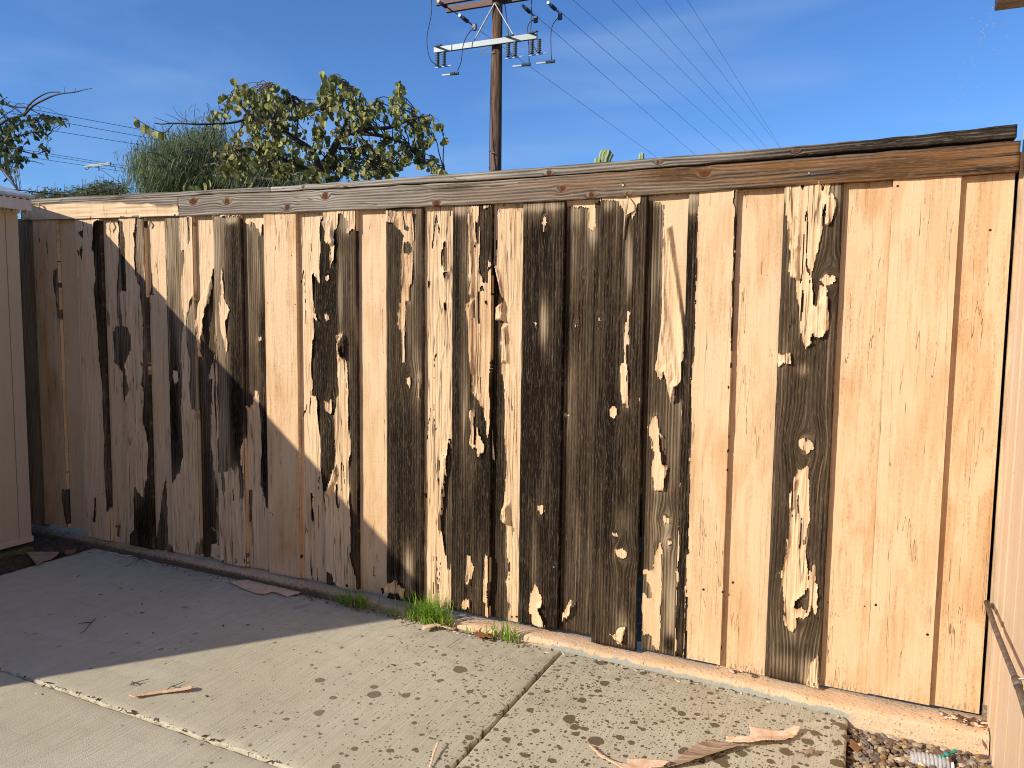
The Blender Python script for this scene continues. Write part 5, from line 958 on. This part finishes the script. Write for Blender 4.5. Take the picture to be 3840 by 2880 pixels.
crown = [(350, 400, 150, 130, 40), (240, 430, 150, 60, 10), (600, 400, 120, 130, 45), (800, 520, 170, 120, 60), (1090, 350, 90, 170, 50), (1250, 430, 130, 110, 60), (1320, 360, 60, 60, 14), (1540, 500, 160, 100, 55), (1700, 360, 50, 110, 20), (1950, 620, 130, 70, 30), (1900, 720, 130, 90, 34), (1880, 880, 110, 100, 22),
         (400, 850, 210, 130, 70), (330, 1010, 150, 110, 50), (700, 900, 220, 180, 80), (1050, 950, 220, 150, 60), (1400, 920, 230, 170, 75), (1150, 680, 280, 120, 60), (2030, 970, 80, 40, 12), (550, 640, 180, 90, 36), (1620, 800, 150, 120, 36), (120, 520, 50, 30, 7), (900, 1060, 550, 60, 50), (1450, 1040, 260, 50, 24), (1650, 960, 120, 90, 20)]
for cx, cy, rx, ry, n in crown:
    for i in range(int(n * .54)):
        a_, r_ = random.uniform(0, 6.28), math.sqrt(random.random()); tx, ty = cx + rx * r_ * math.cos(a_), cy + ry * r_ * math.sin(a_); dp = D0 + random.gauss(0, .45); tp = Vector(at_depth(*P1(f'T {tx},{ty}'), dp))
        k = int(np.argmin(((NP - np.array(tp)) ** 2).sum(1) + RNG.random(len(NP)) * .03)); st = nodes[k][0]; L = (tp - st).length; pts = curve(st, tp, (0, 0, .12 * L + random.gauss(0, .05)), 7, .012); m.tube(pts, [.0075 * (1 - q / 9) for q in range(8)], 4, cap=False)
        for q in range(random.randint(3, 6)):
            kk = random.uniform(3.2, 7); p = pts[int(kk)].lerp(pts[min(7, int(kk) + 1)], kk % 1); LV.round_leaf(p + Vector([random.gauss(0, .022) for _ in range(3)]), random.uniform(.034, .076), random.uniform(.5, .97), random.uniform(0, 6.28), random.uniform(.15, .8), min(1, max(0, random.gauss(.5, .33))))
for t_, n, sz in (('U 1430,590 1350,575 1250,520 1150,455', 7, .095), ('T 270,215 290,300 330,440', 7, .07), ('T 1690,255 1710,380 1690,500', 8, .08), ('T 1035,150 1065,300', 5, .08), ('U 1600,1040 1700,1050 1800,1000', 5, .09), ('T 2090,1010 1960,960', 6, .09), ('U 1990,440 1850,400', 6, .06)):
    P_ = smoothpts(limb(t_, (7.4, 7.6)), 6)
    for k in range(n): p = P_[int((len(P_) - 1) * k / max(1, n - 1))]; LV.round_leaf(p, sz * random.uniform(.8, 1.1), .93, random.uniform(0, 6.28), random.uniform(.1, .35), random.uniform(.4, 1))
m.build('trunk', M['branch'], tree, smooth=True)
M['roundleaf'] = leafmat('round_leaf', (.085, .10, .018), (.46, .43, .12), (.22, .22, .05), .28); LV.build('crown', M['roundleaf'], tree, smooth=False)

# feathery grey-green tree further back
random.seed(5); DB = 14.0; fb = Vector(at_depth(*P1('U 1650,1110'), DB)); ft = thing('feathery_tree', 'rounded grey-green tree with fine drooping needle-like foliage far behind the fence', 'tree', (fb.x, fb.y, -.1))
m = MB(); m.tube([(fb.x, fb.y, -.1), (fb.x + .1, fb.y, 2.0), fb], [.22, .16, .12], 8); LV = Leaves(); hubs = []
fbl = [(1440, 900, 260, 220, 60), (1700, 830, 300, 200, 60), (1560, 720, 160, 90, 20), (1850, 620, 130, 120, 18), (1240, 970, 110, 150, 22), (1900, 900, 300, 200, 60), (2300, 950, 300, 160, 50), (2700, 1000, 250, 120, 36), (1380, 1030, 230, 90, 26), (1230, 800, 70, 70, 8), (1880, 520, 60, 60, 5)]
for cx, cy, rx, ry, n in fbl:
    for i in range(n):
        a_, r_ = random.uniform(0, 6.28), math.sqrt(random.random()); tp = Vector(at_depth(*P1(f'U {cx + rx * r_ * math.cos(a_)},{cy + ry * r_ * math.sin(a_)}'), DB + random.gauss(0, .9)))
        pts = curve(fb, tp, (0, 0, .35), 6, .05); m.tube(pts, [.03 * (1 - q / 7) + .002 for q in range(7)], 4, cap=False)
        tint = min(1, max(0, random.gauss(.4, .25)))
        for k in range(60):
            q = random.uniform(4.0, 6); p = pts[int(q)].lerp(pts[min(6, int(q) + 1)], q % 1) + Vector([random.gauss(0, .16) for _ in range(3)]); a2 = random.uniform(0, 6.28); dv = Vector((math.cos(a2), math.sin(a2), random.uniform(-.2, 1.1))); L = random.uniform(.08, .20)
            P_ = [p + dv * L * t_ * .8 + Vector((0, 0, -L * 1.3 * t_ * t_)) for t_ in (0, .33, .66, 1)]; sd = Vector((math.sin(a2), -math.cos(a2), .3)).normalized(); LV.blade(P_, random.uniform(.003, .0075), tint + random.gauss(0, .1), sd)
m.build('trunk', plain('pale_bark', (.16, .14, .11), .85), ft, smooth=True); M['feather'] = leafmat('needle_foliage', (.08, .11, .04), (.27, .31, .14), (.17, .22, .09), .35); LV.build('crown', M['feather'], ft)

# thin-branched tree reaching in from the left edge
random.seed(9); DC = 6.0; cb_ = Vector(at_depth(*P1('U -260,1150'), DC)); lt = thing('thin_branched_tree', 'half-bare tree with thin arching twigs and small pointed leaves at the left edge', 'tree', (cb_.x, cb_.y, -.1))
m = MB(); m.tube([(cb_.x, cb_.y, -.1), (cb_.x + .05, cb_.y, 1.5), cb_, Vector(at_depth(*P1('U -200,700'), DC))], [.09, .07, .05, .03], 8); nodes = []
for t_, dd, r0, r1 in [('U -200,750 -50,860 20,910 90,990 165,1112', (6, 5.8), .014, .006), ('U -200,560 0,520 60,480 200,440 240,370 300,310 380,262 440,245 520,243', (6, 5.9), .012, .003), ('U 200,450 290,360 380,310 460,275 540,255 640,245 720,225 795,210', (5.9, 5.8), .009, .002), ('U -100,330 0,340 130,370 220,380 300,410 360,450', (6, 6), .008, .002), ('U -50,520 0,475 60,430 140,378', (6, 6), .006, .002), ('U -120,640 60,590 200,500 330,475 450,470 590,485', (6, 5.8), .010, .002), ('U -100,760 80,720 220,760 330,775 440,725', (6, 6), .008, .002), ('U -100,700 100,640 240,600 350,590 440,640', (6, 6.1), .007, .002), ('U -100,850 60,780 160,830 280,840 380,868', (6, 6), .007, .002),
                      ('U -20,360 20,310 70,285', (6, 6), .005, .002), ('U 555,245 560,215 548,195', (5.8, 5.8), .002, .001), ('U 640,245 652,225 650,205', (5.8, 5.8), .002, .001), ('U -60,900 60,880 110,890 160,915', (6, 6), .005, .002), ('U 60,920 100,945', (6, 6), .003, .001), ('U 130,360 170,340 218,345', (6, 6), .003, .001)]:
    pts = smoothpts(limb(t_, dd)); m.tube(pts, [r0 + (r1 - r0) * k / (len(pts) - 1) for k in range(len(pts))], 6); nodes += pts
LV = Leaves(); NP = np.array([list(p) for p in nodes])
for cx, cy, rx, ry, n in [(60, 520, 120, 90, 24), (130, 680, 120, 110, 30), (330, 500, 110, 40, 20), (500, 490, 90, 30, 12), (20, 640, 120, 170, 40), (50, 800, 110, 90, 26), (170, 850, 60, 50, 12), (330, 640, 80, 60, 9), (350, 760, 90, 50, 7), (0, 270, 30, 40, 4), (10, 880, 90, 30, 8)]:
    for i in range(n):
        tx, ty = random.gauss(cx, rx * .5), random.gauss(cy, ry * .5); tp = Vector(at_depth(*P1(f'U {tx},{ty}'), DC + random.gauss(0, .25))); k = int(np.argmin(((NP - np.array(tp)) ** 2).sum(1))); pts = curve(nodes[k], tp, (0, 0, .03), 5, .006); m.tube(pts, [.0025 * (1 - q / 8) for q in range(6)], 4, cap=False)
        for q in range(random.choice([1, 2, 3, 4])):
            p = pts[random.randint(2, 5)]; a2 = random.uniform(0, 6.28); L = random.uniform(.025, .055); dv = Vector((math.cos(a2) * .5, math.sin(a2) * .5, -.8)).normalized(); LV.blade([p + dv * L * t_ for t_ in (0, .25, .55, .8, 1)], L * random.uniform(.22, .34), random.gauss(.35, .2), Vector((math.sin(a2 * 2), -math.cos(a2 * 2), .2)).normalized())
m.build('trunk', M['branch'], lt, smooth=True); M['smallleaf'] = leafmat('pointed_leaf', (.035, .055, .012), (.15, .18, .04), (.08, .10, .02), .3); LV.build('crown', M['smallleaf'], lt)

# low shrubs with upright stems
random.seed(3)
for idx_, (x0, x1, yt, n, lab, dp) in enumerate([(250, 640, 1080, 70, 'low leafy shrub showing above the fence next to the shed roof', 17), (620, 760, 1060, 34, 'small shrub with drooping leaves between its taller neighbour and the low one', 17.5), (760, 1060, 1010, 80, 'tallest of the distant shrubs, with spiky bare stems, left of the feathery tree', 18)]):
    c_ = Vector(at_depth(*P1(f'U {(x0 + x1) / 2},1150'), dp)); sh = thing('shrub', lab, 'shrub', (c_.x, c_.y, -.1), 'shrubs far behind the fence'); m = MB(); LV = Leaves()
    for i in range(n):
        tx = random.uniform(x0, x1); ty = yt + random.uniform(-25, 60) + 60 * abs((tx - (x0 + x1) / 2) / (x1 - x0)); tp = Vector(at_depth(*P1(f'U {tx},{ty}'), dp + random.gauss(0, .5))); bp = Vector((tp.x + random.gauss(0, .1), tp.y, -.1)); m.tube([bp, tp], [.012, .004], 4, cap=False)
        for q in range(26):
            p = tp + Vector((random.gauss(0, .10), random.gauss(0, .1), random.uniform(-.55, .0))); a2 = random.uniform(0, 6.28); L = random.uniform(.06, .13); dv = Vector((math.cos(a2), math.sin(a2), random.uniform(-.6, .3))).normalized(); LV.blade([p + dv * L * t_ for t_ in (0, .3, .7, 1)], L * .16, random.gauss(.5, .25), Vector((math.sin(a2), -math.cos(a2), .5)).normalized())
    for i in range(5 if idx_ != 1 else 3):
        tx = random.uniform(x0, x1); tp = Vector(at_depth(*P1(f'U {tx},{yt - random.uniform(20, 70)}'), dp)); m.tube([(tp.x, tp.y, 0), tp], [.012, .005], 4)
    m.build('stems', plain('shrub_stem', (.12, .11, .09), .9), sh); LV.build('foliage', leafmat('shrub_leaf', (.08, .10, .03), (.25, .24, .07), (.14, .16, .05), .3), sh)

# cactus tips above the cap board
M['cactus'] = plain('cactus_skin', (.30, .36, .17), .7, 0, .08, 12)
REG['X'] = (1255.8, 311.1, 13.715)
def cact(label, specs, dp):
    p0 = Vector(at_depth(*P1('X ' + specs[0][0].split()[0]), dp)); c = thing('cactus', label, 'cactus', (p0.x, p0.y, -.1), 'cactus tips above the cap board')
    for s_, r in specs:
        pts = [Vector(at_depth(*p, dp)) for p in P2('X ' + s_)]; b_ = pts[0] + (pts[0] - pts[1]) * 2.0; b_.z = min(b_.z, pts[0].z - .4); P_ = [b_] + smoothpts(pts, 3); n = len(P_); m = MB()
        rr = [r * (1 if k < n - 2 else .9 if k == n - 2 else .55) for k in range(n)]; base_n = len(m.v); m.tube(P_, rr, 12)
        for i in range(len(m.v)):  # ribs
            k = (i % 12); ctr_ = P_[i // 12]; v = Vector(m.v[i]); m.v[i] = tuple(ctr_ + (v - ctr_) * (1.12 if k % 2 else .86))
        m.build('stem', M['cactus'], c)
    return c
cact('cluster of pale green cactus arms rising above the cap board right of the pole', [('560,600 590,480 620,300 690,170', .032), ('680,600 700,440 760,290 780,170', .040), ('770,600 800,480 870,330 910,270', .028), ('500,600 490,500 520,440', .04)], 9)
cact('single thin cactus tip standing alone right of the cactus cluster', [('1775,560 1780,400 1790,265', .030)], 9.2)
# low bush and brick house seen through the slit in the fence
random.seed(2); bs = thing('garden_bush', 'green bush glimpsed through the open slit between two boards', 'bush', (-1.42, 2.2, -.1)); LV = Leaves(); m = MB()
for i in range(60):
    tp = Vector((-1.42 + random.gauss(0, .3), 2.2 + random.gauss(0, .3), random.uniform(.2, .95))); m.tube([(-1.42, 2.2, -.1), tp], [.012, .004], 4, cap=False)
    for q in range(16): LV.round_leaf(tp + Vector([random.gauss(0, .09) for _ in range(3)]), .05, random.uniform(.2, .9), random.uniform(0, 6.28), .3, random.random())
m.build('stems', M['branch'], bs); LV.build('foliage', leafmat('bush_leaf', (.05, .11, .01), (.18, .30, .03), (.1, .2, .02), .3), bs)
bh = thing('brick_house', 'red brick house glimpsed through the open slit between two boards', 'house', (-8, 12, -.1)); t = NT('red_brick', .85); br = t.n.new('ShaderNodeTexBrick'); x, y, z = t.sep(t.pos); t.put(br.inputs['Vector'], t.comb(x, z, 0)); br.inputs['Scale'].default_value = 4.5; br.inputs[1].default_value = (.42, .13, .07, 1); br.inputs[2].default_value = (.30, .10, .06, 1); br.inputs[3].default_value = (.45, .40, .34, 1); t.l.new(br.outputs[0], t.b.inputs['Base Color'])
MB().box(-9, -1.5, 12, 15.5, -.1, 1.9).build('wall', t.m, bh); MB().add([(-9.3, 11.7, 1.9), (-1.2, 11.7, 1.9), (-1.2, 15.8, 1.9), (-9.3, 15.8, 1.9), (-9.3, 13.75, 2.7), (-1.2, 13.75, 2.7)], [(0, 3, 2, 1), (0, 1, 5, 4), (2, 3, 4, 5), (0, 4, 3), (1, 2, 5)]).build('roof', plain('grey_shingle', (.18, .17, .16)), bh)
w = MB().box(-4.9, -3.3, 11.95, 12.02, .9, 1.75).build('window', plain('white_frame', (.75, .75, .72)), bh); MB().box(-4.8, -3.4, 11.93, 11.949, .97, 1.68).build('pane', plain('window_glass', (.05, .07, .09), .1), w)

# crumbs of bark, paint and dirt gathered along the footing and in the corners
random.seed(17); gv, gf, gi, k_ = [], [], [], 0
def crumbs(x0, x1, yc, sp, n, zf, big=1.0):
    global k_
    for i in range(n):
        x = random.uniform(x0, x1); y = yc - abs(random.gauss(0, sp)); s = random.choice([.0012, .0018, .0025, .004]) * big; a = np.array(Matrix.Rotation(random.uniform(0, 6.3), 3, 'Z'))
        P = (IV * [s * random.uniform(1, 3.2), s, s * .45] * (1 + (RNG.random((len(IV), 1)) - .5) * .6)) @ a.T + [x, y, zf(x) + s * .4]; n0 = k_ * len(IV); k_ += 1; gv.append(P); gf.extend([[w + n0 for w in f_] for f_ in IF]); gi.extend([random.choices(range(4), [5, 3, 2, 1])[0]] * len(IF))
crumbs(-3.8, -1.0, -.075, .022, 420, slab_z); crumbs(-1.9, -1.2, -.08, .03, 160, slab_z); crumbs(-1.0, -.05, -.078, .012, 120, slab_z); crumbs(-3.8, -.1, -.3, .6, 110, slab_z); crumbs(.26, .385, -.02, .025, 90, lambda x: .103, 1.6); crumbs(-.42, -.32, .0, .012, 24, lambda x: .10, 1.6)
crumbs(-3.3, -1.4, -1.168, .012, 130, slab_z, 1.1); crumbs(.05, .38, -.12, .02, 60, lambda x: .012, 2.0)
o = pymesh('debris', np.concatenate(gv), gf, [plain('dirt_crumb', (.07, .05, .03)), plain('bark_crumb', (.16, .09, .05)), M['chip'], plain('pale_crumb', (.6, .55, .45))]); o.data.polygons.foreach_set('material_index', gi); tag(o, 'fine crumbs of bark, paint and dirt along the footing', 'debris', kind='stuff')
